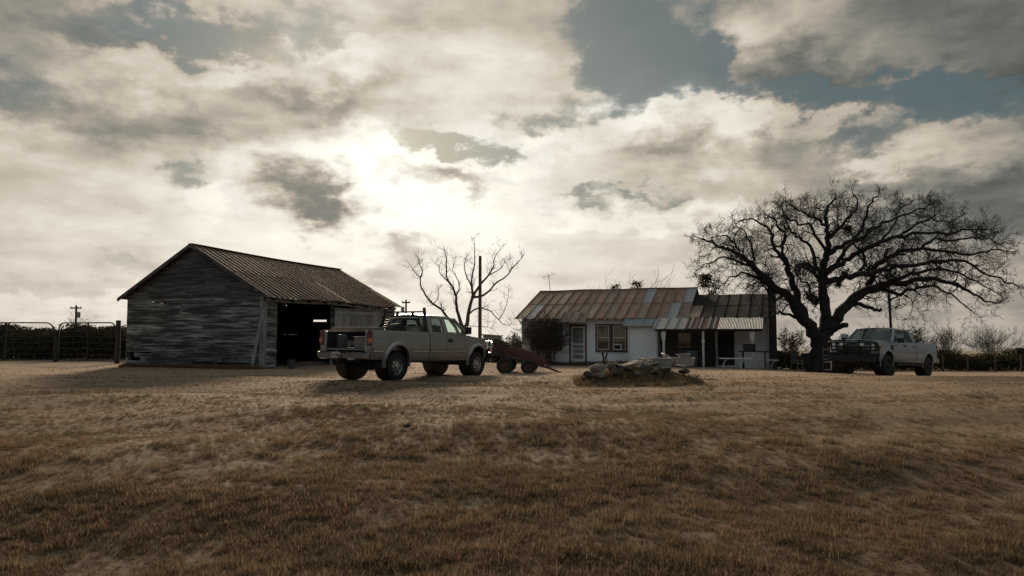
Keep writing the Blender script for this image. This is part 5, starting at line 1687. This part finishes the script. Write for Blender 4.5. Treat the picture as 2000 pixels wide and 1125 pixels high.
gate('pipe gate with curved corners cut by the left edge of the photo', -95, 108, 31.5, 32.6, 1, 1)
for (u, Y, h, lab) in ((232, 30.8, 1.93, 'stout round gate post standing beside the barn corner'), (112, 32.8, 1.2, 'shorter post between the two pipe gates')):
    q = MB(); p = GU(u, Y)
    q.tube([(0, 0, -.3), (0.01, 0, h * .5), (0, .01, h)], [.11, .105, .10], 12)
    o = tag(q.build('gate_post', M['dirt_wood'], smooth=True), lab, 'post', 'gate posts'); o.location = p
random.seed(77)
for i, (u, Y, h) in enumerate(((1838, 39, .95), (1886, 38.5, .95), (1940, 38, .95), (1990, 37.5, 1.0), (1575, 41, 1.0), (1540, 42, .9))):
    labs = ['thin fence post in the brush just right of the pale pickup', 'second fence post right of the pale pickup', 'third fence post right of the pale pickup', 'fence post at the right edge of the photo', 'fence post left of the oak trunk', 'fence post close to the farmhouse chimney']
    q = MB(); q.tube([(0, 0, -.2), (0, 0, h)], [.045, .04], 7)
    o = tag(q.build('fence_post', M['dirt_wood']), labs[i], 'post', 'fence posts on the right'); o.location = GU(u, Y)

# ------------------------------------------------------------------ utility poles
def pole(label, u, vtop, Y, r, arm=True, box=True, lean=0.0, mat=None, armw=1.1):
    b_ = GU(u, Y); top = W(u, vtop, Y).z - b_.z
    root = thing('utility_pole', label, 'pole', b_, 0, None)
    root.rotation_euler = (0, lean, 0)
    m = MB(); m.tube([(0, 0, -.3), (0, 0, top)], [r * 1.15, r * .85], 10); m.build('shaft', mat or M['dirt_wood'], root, smooth=True)
    if arm:
        m = MB(); m.box((0, -.1, top - .35), (armw * 2, .16, .20)); a = m.build('crossarm', M['dirt_wood'], root)
        for x in (-armw * .9, armw * .9, .0):
            q = MB(); q.tube([(x, -.1, top - .29 if x else top), (x, -.1, top - .1 if x else top + .18)], .05, 6); q.build('insulator', M['black_metal'], a)
    if box:
        m = MB(); m.lathe([(0, -.42), (.22, -.42), (.24, .3), (.2, .42), (0, .44)], 'Z', (.45 if box == 1 else -.45, -.1, top - 1.35), 12); m.build('transformer', M['grey_box'], root)
pole('bare wooden pole rising beyond the pewter pickup hood', 937.5, 500, 45, .115, False, False, mat=M['bark2'])
pole('distant utility pole with crossarm and transformer beyond the left gates', 149, 597, 100, .16, True, 1, armw=1.0 * 0.8)
pole('distant utility pole with transformer seen just right of the barn', 793, 586, 95, .14, True, 2, armw=.55)
pole('slim leaning pole rising through the right side of the oak crown', 1740, 575, 44, .085, False, False, lean=R(-1.0), mat=M['bark'])

# ------------------------------------------------------------------ small things between truck and house
b_ = MB(); b_.box2((-.18, -.08, .0), (-.12, -.02, 1.4)); b_.box2((.12, -.08, .0), (.18, -.02, 1.4)); b_.box2((-.27, -.2, .85), (.27, -.085, 1.55)); b_.box2((-.20, -.22, .95), (.20, -.201, 1.45))
b_.lathe([(0, 0), (.09, 0), (.09, .09), (0, .1)], 'Y', (0.05, -.32, 1.3), 16)
o = tag(b_.build('electric_box', M['grey_box'], bevel=.008), 'grey electric meter cabinet at the foot of the bare wooden pole', 'meter box'); o.location = GU(941, 41.5, .0); 
sh = thing('shed', 'low grey shed on the horizon between the bare pole and the farmhouse', 'shed', GU(962, 74, .0), 0)
q = MB(); q.box2((-1.0, -.9, -.2), (1.0, .9, 2.35)); q.build('wall', M['grey_box'], sh)
q = MB(); q.poly([(-1.15, 2.35), (1.15, 2.25), (1.15, 2.34), (-1.15, 2.5)], (), lambda a, c: (a, -1.0, c), 0, (0, 2.0, 0)); q.build('roof', M['galv'], sh)
q = MB(); q.box2((-.4, -.93, -.2), (.4, -.905, 1.8)); q.build('door', M['barn_dark'], sh)
sh2 = thing('sign_board', 'dark flat-topped board on posts at the far right field edge', 'sign', GU(1992, 40, .0), 0)
q = MB(); q.box2((-.35, -.04, .75), (.6, .02, 1.35)); q.build('panel', M['black_metal'], sh2)
q = MB(); q.tube([(-.28, 0, -.2), (-.28, 0, 1.3)], .04, 6); q.build('post', M['dirt_wood'], sh2)
q = MB(); q.tube([(.5, 0, -.2), (.5, 0, 1.3)], .04, 6); q.build('post', M['dirt_wood'], sh2)
# yard wire fence behind the cart
wf = thing('wire_fence', 'sagging wire fence running behind the red cart to the farmhouse', 'fence', (0, 0, 0))
fp = [GU(u, 46.5) for u in (940, 962, 985, 1012)]
for p in fp:
    q = MB(); q.tube([p - Vector((0, 0, .2)), p + Vector((0, 0, 1.45))], .035, 6); q.build('post', M['dirt_wood'], wf)
for z in (.5, .95, 1.38):
    q = MB()
    pts = []
    for i in range(len(fp) - 1):
        for t_ in np.linspace(0, 1, 6)[:-1]: pts.append(fp[i].lerp(fp[i + 1], float(t_)) + Vector((0, 0, z - .06 * math.sin(t_ * math.pi))))
    pts.append(fp[-1] + Vector((0, 0, z)))
    q.tube(pts, .008, 4); q.build('wire', M['black_metal'], wf)

# ------------------------------------------------------------------ red cart
def make_cart():
    Y0 = 26.2
    base = GU(1005, Y0)
    r = thing('farm_cart', 'rusty red farm cart tipped toward the farmhouse beside the pickup nose', 'cart', base, R(-6))
    # side panels, floor and headboard of a tapered bed tipped 16 degrees
    th_ = R(14)
    Rm = Matrix.Rotation(th_, 3, 'Y')
    def T(x, y, z):
        return tuple(Rm @ Vector((x, y, z)) + Vector((-.05, 0, .60)))
    for y in (-.5, .5):
        m = MB(); m.poly([(-.35, 0.02), (1.25, 0.0), (1.25, .16), (.55, .34), (-.1, .36), (-.35, .30)], (), lambda a, c: T(a, y, c), 0, (0, .03, 0)); m.build('side_panel', M['cart_red'], r)
        m = MB(); m.beam(T(-.85, y, -.04), T(1.45, y, -.04), .05, .08); m.build('frame_rail', M['cart_rust'], r)
    m = MB(); m.poly([(-.6, -.5), (1.3, -.5), (1.3, .5), (-.6, .5)], (), lambda a, c: T(a, c, 0), 0, (0, 0, -.02)); m.build('bed_floor', M['cart_rust'], r)
    # hopper at the high end
    m = MB()
    m.poly([(-.95, .02), (-.45, -.05), (-.28, .42), (-.82, .52)], (), lambda a, c: T(a, -.42, c), 0, (0, .03, 0)); m.poly([(-.95, .02), (-.45, -.05), (-.28, .42), (-.82, .52)], (), lambda a, c: T(a, .42, c), 0, (0, -.03, 0))
    m.poly([(-.42, .02), (.42, .02), (.42, .52), (-.42, .52)], (), lambda a, c: T(-.95 + (c - .02) * .26, a, c), 0, (.02, 0, 0)); m.poly([(-.42, -.05), (.42, -.05), (.42, .42), (-.42, .42)], (), lambda a, c: T(-.45 + (c + .05) * .36, a, c), 0, (.02, 0, 0))
    m.build('hopper', M['cart_rust'], r)
    m = MB()
    m.beam(T(-.7, -.53, .36), T(.2, -.53, .10), .02, .04); m.beam(T(-.35, -.54, .0), (-.25, -.54, .62), .03, .04); m.beam(T(1.2, -.3, -.05), T(1.75, 0, -.12), .05, .06); m.beam(T(1.2, .3, -.05), T(1.75, 0, -.12), .05, .06); m.beam(T(1.7, 0, -.12), T(1.95, 0, -.14), .06, .05)
    m.tube([(-.3, -.6, .3), (-.3, .6, .3)], .03, 6); m.tube([(.58, -.6, .28), (.58, .6, .28)], .03, 6)
    m.build('drawbar', M['cart_rust'], r)
    m = MB(); m.beam((-.3, -.45, .3), (-.28, -.45, .62), .05, .05); m.beam((-.3, .45, .3), (-.28, .45, .62), .05, .05); m.beam((.58, -.45, .28), (.5, -.45, .48), .05, .05); m.beam((.58, .45, .28), (.5, .45, .48), .05, .05); m.build('axle_bracket', M['cart_rust'], r)
    for (x, R_) in ((-.3, .31), (.58, .28)):
        for sg in (-1, 1):
            w = MB()
            w.lathe([(R_ * .52, sg * .54), (R_ * .85, sg * .53), (R_, sg * .57), (R_, sg * .71), (R_ * .85, sg * .75), (R_ * .52, sg * .74)], 'Y', (x, 0, R_ - .02), 26)
            wo = w.build('wheel', M['rubber'], r, smooth=True)
            w = MB(); w.lathe([(R_ * .54, sg * .735), (R_ * .42, sg * .70), (R_ * .2, sg * .70), (R_ * .16, sg * .73), (0, sg * .735)], 'Y', (x, 0, R_ - .02), 18); w.build('rim', M['cart_red'], wo, smooth=True)
make_cart()

# ------------------------------------------------------------------ rock pile
def rock(u, v, Y, size, mat, label, tilt=(0, 0, 0), seed=0, group='stones in the yard rock pile'):
    rnd = random.Random(seed)
    import bmesh
    bm = bmesh.new()
    bmesh.ops.create_icosphere(bm, subdivisions=4, radius=1.0)
    planes = [(Vector((rnd.gauss(0, 1), rnd.gauss(0, 1), rnd.gauss(0, .8))).normalized(), rnd.uniform(.5, .85)) for _ in range(13)]
    for vt in bm.verts:
        c = vt.co
        for (n, d) in planes:
            e = c.dot(n) - d
            if e > 0: c = c - n * e
        from mathutils import noise as mn
        pn = Vector((c.x * 2.2 + seed, c.y * 2.2, c.z * 5))
        c = c * (1 + .16 * mn.noise(pn) + .10 * mn.noise(pn * 2.7) + .05 * mn.noise(pn * 6))
        vt.co = Vector((c.x * size[0], c.y * size[1], c.z * size[2]))
    me = bpy.data.meshes.new('rock'); bm.to_mesh(me); bm.free()
    me.materials.append(mat)
    o = bpy.data.objects.new('rock', me); COL.objects.link(o)
    o.location = W(u, v, Y); o.rotation_euler = tilt
    return tag(o, label, 'rock', group)
RK_ = [
    (1166, 720, 18.6, (.30, .22, .12), 'rock', 'large pale leaning slab at the left end of the rock pile', (.3, -.45, .2)),
    (1192, 712, 18.9, (.22, .20, .12), 'rock', 'pale rounded rock directly behind the leftmost slab of the pile', (.1, -.5, .9)),
    (1148, 732, 18.3, (.16, .14, .10), 'rock_dark', 'small brown rock at the far left foot of the pile', (.1, .2, .3)),
    (1184, 704, 19.0, (.08, .07, .05), 'rock', 'fist-sized pale stone perched on top of the left slabs', (.4, .1, 0)),
    (1212, 717, 18.9, (.17, .2, .11), 'rock_dark', 'dark shaded rock between the left slabs and the long flat stone', (0, .2, .4)),
    (1238, 709, 18.9, (.46, .30, .05), 'rock', 'long flat pale stone lying tilted across the middle of the pile', (.10, -.20, .1)),
    (1226, 722, 18.5, (.24, .2, .11), 'rock_dark', 'dark rock under the left end of the long flat stone', (.1, .1, .6)),
    (1258, 702, 19.1, (.22, .18, .045), 'rock', 'thin pale slab stacked on the long flat stone', (.1, .14, -.2)),
    (1262, 720, 18.6, (.22, .2, .12), 'rock_dark', 'dark rock under the right end of the long flat stone', (.2, 0, 1.2)),
    (1298, 724, 18.7, (.22, .18, .11), 'rock_dark', 'dark rock below the left concrete trough', (0, .1, .4)),
    (1315, 708, 18.7, (.07, .06, .12), 'rock', 'pale upright stone catching light near the right end of the pile', (.2, .3, 0)),
    (1329, 715, 18.6, (.20, .14, .04), 'rock', 'flat pale slab at the right end of the rock pile', (.05, .05, .1)),
    (1336, 725, 18.6, (.19, .16, .09), 'rock_dark', 'dark rock beneath the rightmost flat slab', (0, 0, .8)),
    (1203, 729, 18.3, (.17, .15, .11), 'rock_dark', 'dark rock low in front below the pale left slabs', (0, .3, .5)),
    (1244, 731, 18.2, (.18, .16, .10), 'rock_dark', 'dark rock at the front middle foot of the pile', (.1, 0, .2)),
    (1280, 729, 18.2, (.15, .13, .08), 'rock_dark', 'dark rock half sunk in the grass below the troughs', (.1, .2, .7)),
    (1174, 733, 18.2, (.13, .12, .07), 'rock', 'small pale stone low in front of the leftmost slab', (.2, .1, .1)),
    (1281, 711, 19.0, (.16, .12, .05), 'rock_dark', 'dark flat stone wedged between the slabs and the left trough', (.1, -.2, .3)),
]
for i, (u, v, Y, s, mt, lab, tl) in enumerate(RK_):
    rock(u, v, Y, s, M[mt], lab, tl, 100 + i)
def trough(u, v, Y, d, rz, label):
    q = MB(); x, y, z = d
    out = [(-x, -y), (x, -y), (x, y), (-x, y)]; t_ = .05
    hole = [(-x + t_, -y + t_), (x - t_, -y + t_), (x - t_, y - t_), (-x + t_, y - t_)]
    q.poly(out, [hole], lambda a, c: (a, c, z), 0)
    taper = .86
    for i in range(4):
        a, c = out[i], out[(i + 1) % 4]
        q.add([(a[0] * taper, a[1] * taper, 0), (c[0] * taper, c[1] * taper, 0), (c[0], c[1], z), (a[0], a[1], z)], [(0, 1, 2, 3)])
        a, c = hole[i], hole[(i + 1) % 4]
        q.add([(a[0] * taper, a[1] * taper, .05), (c[0] * taper, c[1] * taper, .05), (c[0], c[1], z), (a[0], a[1], z)], [(3, 2, 1, 0)])
    q.poly([(a * taper, c * taper) for a, c in hole], (), lambda a, c: (a, c, .05))
    q.poly([(a * taper, c * taper) for a, c in out], (), lambda a, c: (a, c, 0))
    o = tag(q.build('trough', M['concrete'], bevel=.012), label, 'trough', 'troughs on the rock pile'); o.location = W(u, v, Y); o.rotation_euler = (0, 0, rz)
trough(1290, 717, 19.6, (.30, .2, .26), R(10), 'pale concrete trough on the left of the two beside the rock pile')
trough(1330, 714, 20.6, (.40, .2, .24), R(-6), 'wider shaded concrete trough on the right of the two by the pile')
q = MB()
q.tube([W(1177, 716, 19.4), W(1179, 700, 19.4), W(1176, 686, 19.4)], .028, 7); q.tube([W(1182, 716, 19.4), W(1183, 700, 19.4), W(1186, 689, 19.4)], .026, 7); q.tube([W(1177, 708, 19.4), W(1183, 708, 19.4)], .025, 6)
tag(q.build('iron_fork', M['black_metal'], smooth=True), 'forked black iron prongs sticking up behind the left rocks', 'iron fork')
q = MB(); q.tube([W(1293, 690, 20.4), W(1305, 695, 20.0), W(1312, 699, 19.9), W(1314, 706, 19.8)], .014, 6); q.tube([W(1294, 691, 20.5), W(1300, 698, 20.3)], .03, 6)
tag(q.build('bent_pipe', M['alloy'], smooth=True), 'bent bright pipe lying over the left concrete trough', 'pipe')
q = MB(); q.tube([W(1320, 691, 21), W(1328, 697, 20.8)], .013, 6); tag(q.build('bent_pipe', M['alloy']), 'short straight bright pipe above the right concrete trough', 'pipe')
q = MB(); q.lathe([(0, 0), (.14, 0), (.17, .16), (.175, .17), (.15, .16), (.12, .03), (0, .03)], k=16)
o = tag(q.build('basin', M['concrete'], smooth=True), 'small pale basin standing on the right concrete trough', 'basin'); o.location = W(1337, 702, 20.6)

# ------------------------------------------------------------------ porch things
def table():
    b_ = HP(13.2, -3.4, 0); b_.z = float(gz(b_.x, b_.y))
    r = thing('picnic_table', 'dark wooden picnic table standing under the right end of the porch roof', 'table', b_, HROT)
    m = MB()
    for i in range(4): m.box((0, -.33 + i * .22, .83), (1.4, .2, .05))
    m.build('tabletop', M['barn_dark'], r, bevel=.008)
    for x in (-.5, .5):
        q = MB(); q.beam((x, -.55, 0), (x, .25, .80), .06, .09); q.build('leg', M['barn_dark'], r)
        q = MB(); q.beam((x, .55, 0), (x, -.25, .80), .065, .09); q.build('leg', M['barn_dark'], r)
table()
def bench(x, y, L, lab):
    b_ = HP(x, y, 0); b_.z = float(gz(b_.x, b_.y))
    r = thing('bench', lab, 'bench', b_, HROT, 'picnic benches by the porch')
    m = MB(); m.box((0, 0, .455), (L, .28, .045)); m.build('seat', M['white_trim'], r, bevel=.01)
    for xx in (-L * .38, L * .18):
        q = MB()
        for sy in (-1, 1):
            q.tube([(xx - .0, sy * .14, 0), (xx + .02, sy * .13, .2), (xx + .10, sy * .09, .36), (xx + .24, sy * .05, .43)], .018, 6)
        q.build('leg', M['white_trim'], r)
bench(12.38, -4.2, 1.44, 'white plank bench with curved legs in front of the porch steps')
bench(13.75, -2.6, 1.1, 'dim white bench behind the dark picnic table by the chimney')
q = MB(); q.box2((-.28, -.25, 0), (.28, .25, .30)); q.box2((-.30, -.27, .30), (.30, .27, .34))
o = tag(q.build('cooler', M['black_metal'], bevel=.02), 'dark box sitting on top of the picnic table', 'cooler'); t_ = HP(13.0, -3.4, 0); o.location = (t_.x, t_.y, float(gz(t_.x, t_.y)) + .855); o.rotation_euler = (0, 0, HROT)
def chair(x, y, rz, lab):
    b_ = HP(x, y, 0)
    r = thing('porch_chair', lab, 'chair', (b_.x, b_.y, HZ - .02), HROT + rz, 'porch chairs')
    m = MB(); m.box((0, 0, .43), (.5, .5, .05)); m.build('seat', M['barn_dark'], r, bevel=.01)
    m = MB(); m.box((0, .25, .75), (.5, .05, .62)); m.build('backrest', M['barn_dark'], r, bevel=.01)
    for sx in (-.22, .22):
        for sy in (-.2, .22):
            q = MB(); q.tube([(sx, sy, 0), (sx, sy, .42)], .022, 6); q.build('leg', M['black_metal'], r)
chair(10.1, -.9, R(10), 'dark chair on the porch left of the middle post')
chair(10.9, -.8, R(-8), 'dark chair on the porch right of the middle post')
q = MB(); q.box2((-.4, -.32, 0), (.4, .32, .95)); q.box2((-.42, -.34, .95), (.42, .34, 1.0)); q.box2((.2, -.36, .6), (.24, -.33, .85))
o = tag(q.build('chest_freezer', M['black_metal'], bevel=.02), 'dark chest freezer on the porch between the first two posts', 'freezer'); t_ = HP(9.55, -1.5, 0); o.location = (t_.x, t_.y, HZ - .02); o.rotation_euler = (0, 0, HROT)
q = MB(); q.lathe([(0, 0), (.28, 0), (.30, .8), (.28, .82), (0, .84)], k=24)
o = tag(q.build('barrel', M['cloth_blue'], smooth=True), 'dark blue barrel in front of the porch left of the middle post', 'barrel'); t_ = HP(10.2, -2.75, 0); o.location = (t_.x, t_.y, float(gz(t_.x, t_.y)))

# under the oak
def lawn_chair(u, Y, rz, lab):
    r = thing('lawn_chair', lab, 'chair', GU(u, Y), rz, 'lawn chairs under the oak')
    m = MB(); m.box((0, 0, .38), (.5, .46, .03)); m.build('seat', M['black_metal'], r)
    m = MB(); m.box((0, .26, .68), (.5, .03, .55), Matrix.Rotation(R(-12), 3, 'X')); m.build('backrest', M['black_metal'], r)
    for sx in (-.25, .25):
        q = MB(); q.tube([(sx, -.22, 0), (sx, -.22, .55), (sx, .22, .58), (sx, .24, 0)], .014, 6); q.build('leg', M['alloy'], r)
lawn_chair(1556, 37, R(30), 'metal-framed lawn chair left of the oak trunk, nearer the farmhouse')
lawn_chair(1574, 36.5, R(-20), 'metal-framed lawn chair close against the oak trunk')
# white slatted stand in front of the oak, next to the pale pickup's nose
st_ = thing('slatted_stand', 'narrow white post with thin rails beside the nose of the pale pickup', 'stand', GU(1616, 29.5), 0)
q = MB(); q.box2((.08, -.03, .72), (.18, .01, 1.18)); q.box2((.085, -.028, .2), (.12, .008, .72)); q.build('post', M['white_trim'], st_)
q = MB(); q.box2((-.24, -.03, 0), (-.20, .01, 1.20)); q.build('post', M['black_metal'], st_)
for z in (.16, .5, .62, .78, 1.04):
    q = MB(); q.box2((-.2, -.02, z), (.08, .0, z + (.03 if z < .6 else .015))); q.build('rail', M['white_trim'], st_)
q = MB(); q.lathe([(0, 0), (.07, 0), (.08, .14), (0, .15)], k=12); o = tag(q.build('jug', M['plate'], smooth=True), 'small white jug on the ground right of the chimney', 'jug'); o.location = GU(1516, 36)
# dirt clod out in the field
rock(796, 831.5, 9.95, (.065, .05, .04), M['rock_dark'], 'lone dark clod lying in the open grass in the middle of the field', (0, 0, .4), 55, None)

# dead weeds tangled over the rock pile
random.seed(61)
for (u, Y, h, w, lab) in ((1150, 18.2, .42, .35, 'dry weed sprouting at the left foot of the rock pile'), (1222, 18.1, .36, .4, 'dry weed in front of the long flat stone'), (1285, 18.2, .45, .45, 'dry weed below the left concrete trough'), (1345, 18.4, .38, .35, 'dry weed at the right foot of the rock pile'), (1256, 19.4, .45, .5, 'dry weed standing behind the middle slabs of the rock pile')):
    bare('dead_weed', lab, 'weed', GU(u, Y), h, w, 16, lev=2, mat=M['leaf_dry'], r=.006, kids=(4, 3), minr=.003, group='dead weeds in the rock pile')
# fallen leaves and straw lying in the near lawn
n_ = 2400
r_ = np.sqrt(rng.uniform(3.5 ** 2, 17 ** 2, n_)); a_ = rng.uniform(R(-44), R(44), n_)
lx, ly = np.sin(a_) * r_, np.cos(a_) * r_
lo = cloud_quads('fallen_leaves', np.stack([lx, ly, gz(lx, ly) + rng.uniform(.02, .06, n_)], 1), .016, leafmat('fallen leaf', (.42, .31, .19), (.12, .07, .035), .2), None, .4)
tag(lo, 'small dead leaves and straw scattered over the near lawn', 'leaves', kind='stuff')

# ------------------------------------------------------------------ grass
def blade_mesh(name, n, h, spread, w, bend, mat):
    V = []; F = []
    for i in range(n):
        a = random.uniform(0, 6.28); rr = spread * math.sqrt(random.random())
        x, y = math.cos(a) * rr, math.sin(a) * rr
        hh = h * random.uniform(.45, 1.1)
        an = random.uniform(0, 6.28); b_ = bend * random.uniform(.2, 1.3)
        dx, dy = math.cos(an), math.sin(an)
        ww = w * random.uniform(.7, 1.3)
        px, py = -dy * ww, dx * ww
        o_ = len(V)
        for (t_, k) in ((0, 1), (.4, .85), (.75, .55), (1, 0.05)):
            bx = x + dx * hh * b_ * t_ ** 2; by = y + dy * hh * b_ * t_ ** 2; z = hh * t_ * (1 - .35 * b_ * t_)
            V.append((bx + px * k, by + py * k, z)); V.append((bx - px * k, by - py * k, z))
        F += [(o_, o_ + 1, o_ + 3, o_ + 2), (o_ + 2, o_ + 3, o_ + 5, o_ + 4), (o_ + 4, o_ + 5, o_ + 7, o_ + 6)]
    me = bpy.data.meshes.new(name); me.from_pydata(V, [], F); me.materials.append(mat)
    return bpy.data.objects.new(name, me)

def make_grass():
    random.seed(3)
    src = bpy.data.collections.new('grass_source')
    tufts = []
    for i in range(4): tufts.append(blade_mesh('tuft_%02d' % i, 26, .085, .055, .0023, .9, M['grass_a']))
    for i in range(3): tufts.append(blade_mesh('tuft_%02d' % (4 + i), 26, .075, .06, .0025, 1.2, M['grass_b']))
    tufts.append(blade_mesh('tuft_07', 16, .15, .05, .0022, .8, M['grass_a']))
    for i in range(2): tufts.append(blade_mesh('tuft_%02d' % (8 + i), 26, .12, .08, .003, .8, M['grass_c']))
    for o in tufts: src.objects.link(o)
    pts = []
    def ring(r0, r1, dens, hmul, smul):
        area = .5 * R(112) * (r1 * r1 - r0 * r0)
        n = int(area * dens)
        r = np.sqrt(rng.uniform(r0 * r0, r1 * r1, n)); a = rng.uniform(R(-56), R(56), n)
        x = np.sin(a) * r; y = np.cos(a) * r
        # clumping
        cl = np.zeros(n)
        for fq, am in ((1.1, .5), (2.7, .6), (5.9, .6), (11.3, .5)):
            for _ in range(3):
                p1, p2, th_ = rng.random() * 6.28, rng.random() * 6.28, rng.random() * 3.14
                cl += am * .5 * np.sin(fq * (x * math.cos(th_) + y * math.sin(th_)) + p1 + 1.2 * np.sin(fq * .6 * (y * math.cos(th_) - x * math.sin(th_)) + p2))
        keep = rng.random(n) < np.clip(.88 + .22 * cl, .45, 1) * (1 - .8 * rut(x, y))
        x, y, cl = x[keep], y[keep], cl[keep]; n = len(x)
        s = smul * (1 + .24 * cl) * rng.uniform(.7, 1.3, n)
        idx = rng.choice(8, n, p=[.17, .17, .17, .15, .11, .11, .09, .03])
        pts.append(np.stack([x, y, gz(x, y) - .008, s, idx], 1))
    ring(3.2, 6.0, 620, 1, 1.0)
    ring(6.0, 9.0, 460, 1, .80)
    ring(9.0, 13.0, 300, 1, .64)
    ring(13.0, 19.0, 190, 1, .48)
    ring(19.0, 24.0, 90, 1, .42)
    ring(24.0, 34.0, 34, 1, .42)
    # coarse clumps in the near lawn
    n = 2600
    r = np.sqrt(rng.uniform(3.4 ** 2, 11 ** 2, n)); a = rng.uniform(R(-44), R(44), n)
    x = np.sin(a) * r; y = np.cos(a) * r
    hub = rng.integers(0, 260, n)
    x = x[hub] + rng.normal(size=n) * .10; y = y[hub] + rng.normal(size=n) * .08
    pts.append(np.stack([x, y, gz(x, y) - .01, rng.uniform(.55, 1.15, n), rng.choice([7, 7, 8, 9], n)], 1))
    # mound and base of the rock pile
    n = 2200
    x = MOUND[0] + np.clip(rng.normal(0, .75, n), -1.6, 1.6); y = rng.normal(MOUND[1] - .6, .38, n)
    pts.append(np.stack([x, y, gz(x, y) - .01, rng.uniform(.5, 1.5, n), rng.integers(8, 10, n)], 1))
    # rank grass round wheels, walls and posts
    n = 1500
    t_ = rng.random(n) * BL
    ex = np.array((math.cos(BROT), math.sin(BROT)))
    w_ = -rng.random(n) * BW
    x = BA[0] + ex[0] * w_; y = BA[1] + ex[1] * w_ - rng.random(n) * .4
    pts.append(np.stack([x, y, gz(x, y) - .01, rng.uniform(.9, 2.0, n), rng.integers(8, 10, n)], 1))
    A = np.concatenate(pts)
    me = bpy.data.meshes.new('grass')
    me.from_pydata(A[:, :3].tolist(), [], [])
    at = me.attributes.new('tuft_scale', 'FLOAT', 'POINT'); at.data.foreach_set('value', A[:, 3].astype(np.float32))
    at = me.attributes.new('tuft_kind', 'INT', 'POINT'); at.data.foreach_set('value', A[:, 4].astype(np.int32))
    at = me.attributes.new('tuft_rot', 'FLOAT', 'POINT'); at.data.foreach_set('value', (rng.random(len(A)) * 6.28).astype(np.float32))
    o = bpy.data.objects.new('grass', me); COL.objects.link(o)
    tag(o, 'short dry brown grass covering the whole yard', 'grass', kind='stuff')
    ng = bpy.data.node_groups.new('grass_scatter', 'GeometryNodeTree')
    ng.interface.new_socket('Geometry', in_out='INPUT', socket_type='NodeSocketGeometry')
    ng.interface.new_socket('Geometry', in_out='OUTPUT', socket_type='NodeSocketGeometry')
    N = ng.nodes; Lk = ng.links
    gi = N.new('NodeGroupInput'); go = N.new('NodeGroupOutput')
    ci = N.new('GeometryNodeCollectionInfo'); ci.inputs['Collection'].default_value = src
    ci.inputs['Separate Children'].default_value = True; ci.inputs['Reset Children'].default_value = True
    ip = N.new('GeometryNodeInstanceOnPoints'); ip.inputs['Pick Instance'].default_value = True
    def attr(name, dt):
        n_ = N.new('GeometryNodeInputNamedAttribute'); n_.data_type = dt; n_.inputs[0].default_value = name
        return n_.outputs['Attribute']
    mp = N.new('GeometryNodeMeshToPoints') if False else None
    Lk.new(gi.outputs[0], ip.inputs['Points'])
    Lk.new(ci.outputs[0], ip.inputs['Instance'])
    Lk.new(attr('tuft_kind', 'INT'), ip.inputs['Instance Index'])
    cx = N.new('ShaderNodeCombineXYZ'); Lk.new(attr('tuft_rot', 'FLOAT'), cx.inputs[2])
    Lk.new(cx.outputs[0], ip.inputs['Rotation'])
    Lk.new(attr('tuft_scale', 'FLOAT'), ip.inputs['Scale'])
    Lk.new(ip.outputs[0], go.inputs[0])
    md = o.modifiers.new('scatter', 'NODES'); md.node_group = ng
    print('tufts', len(A))
make_grass()
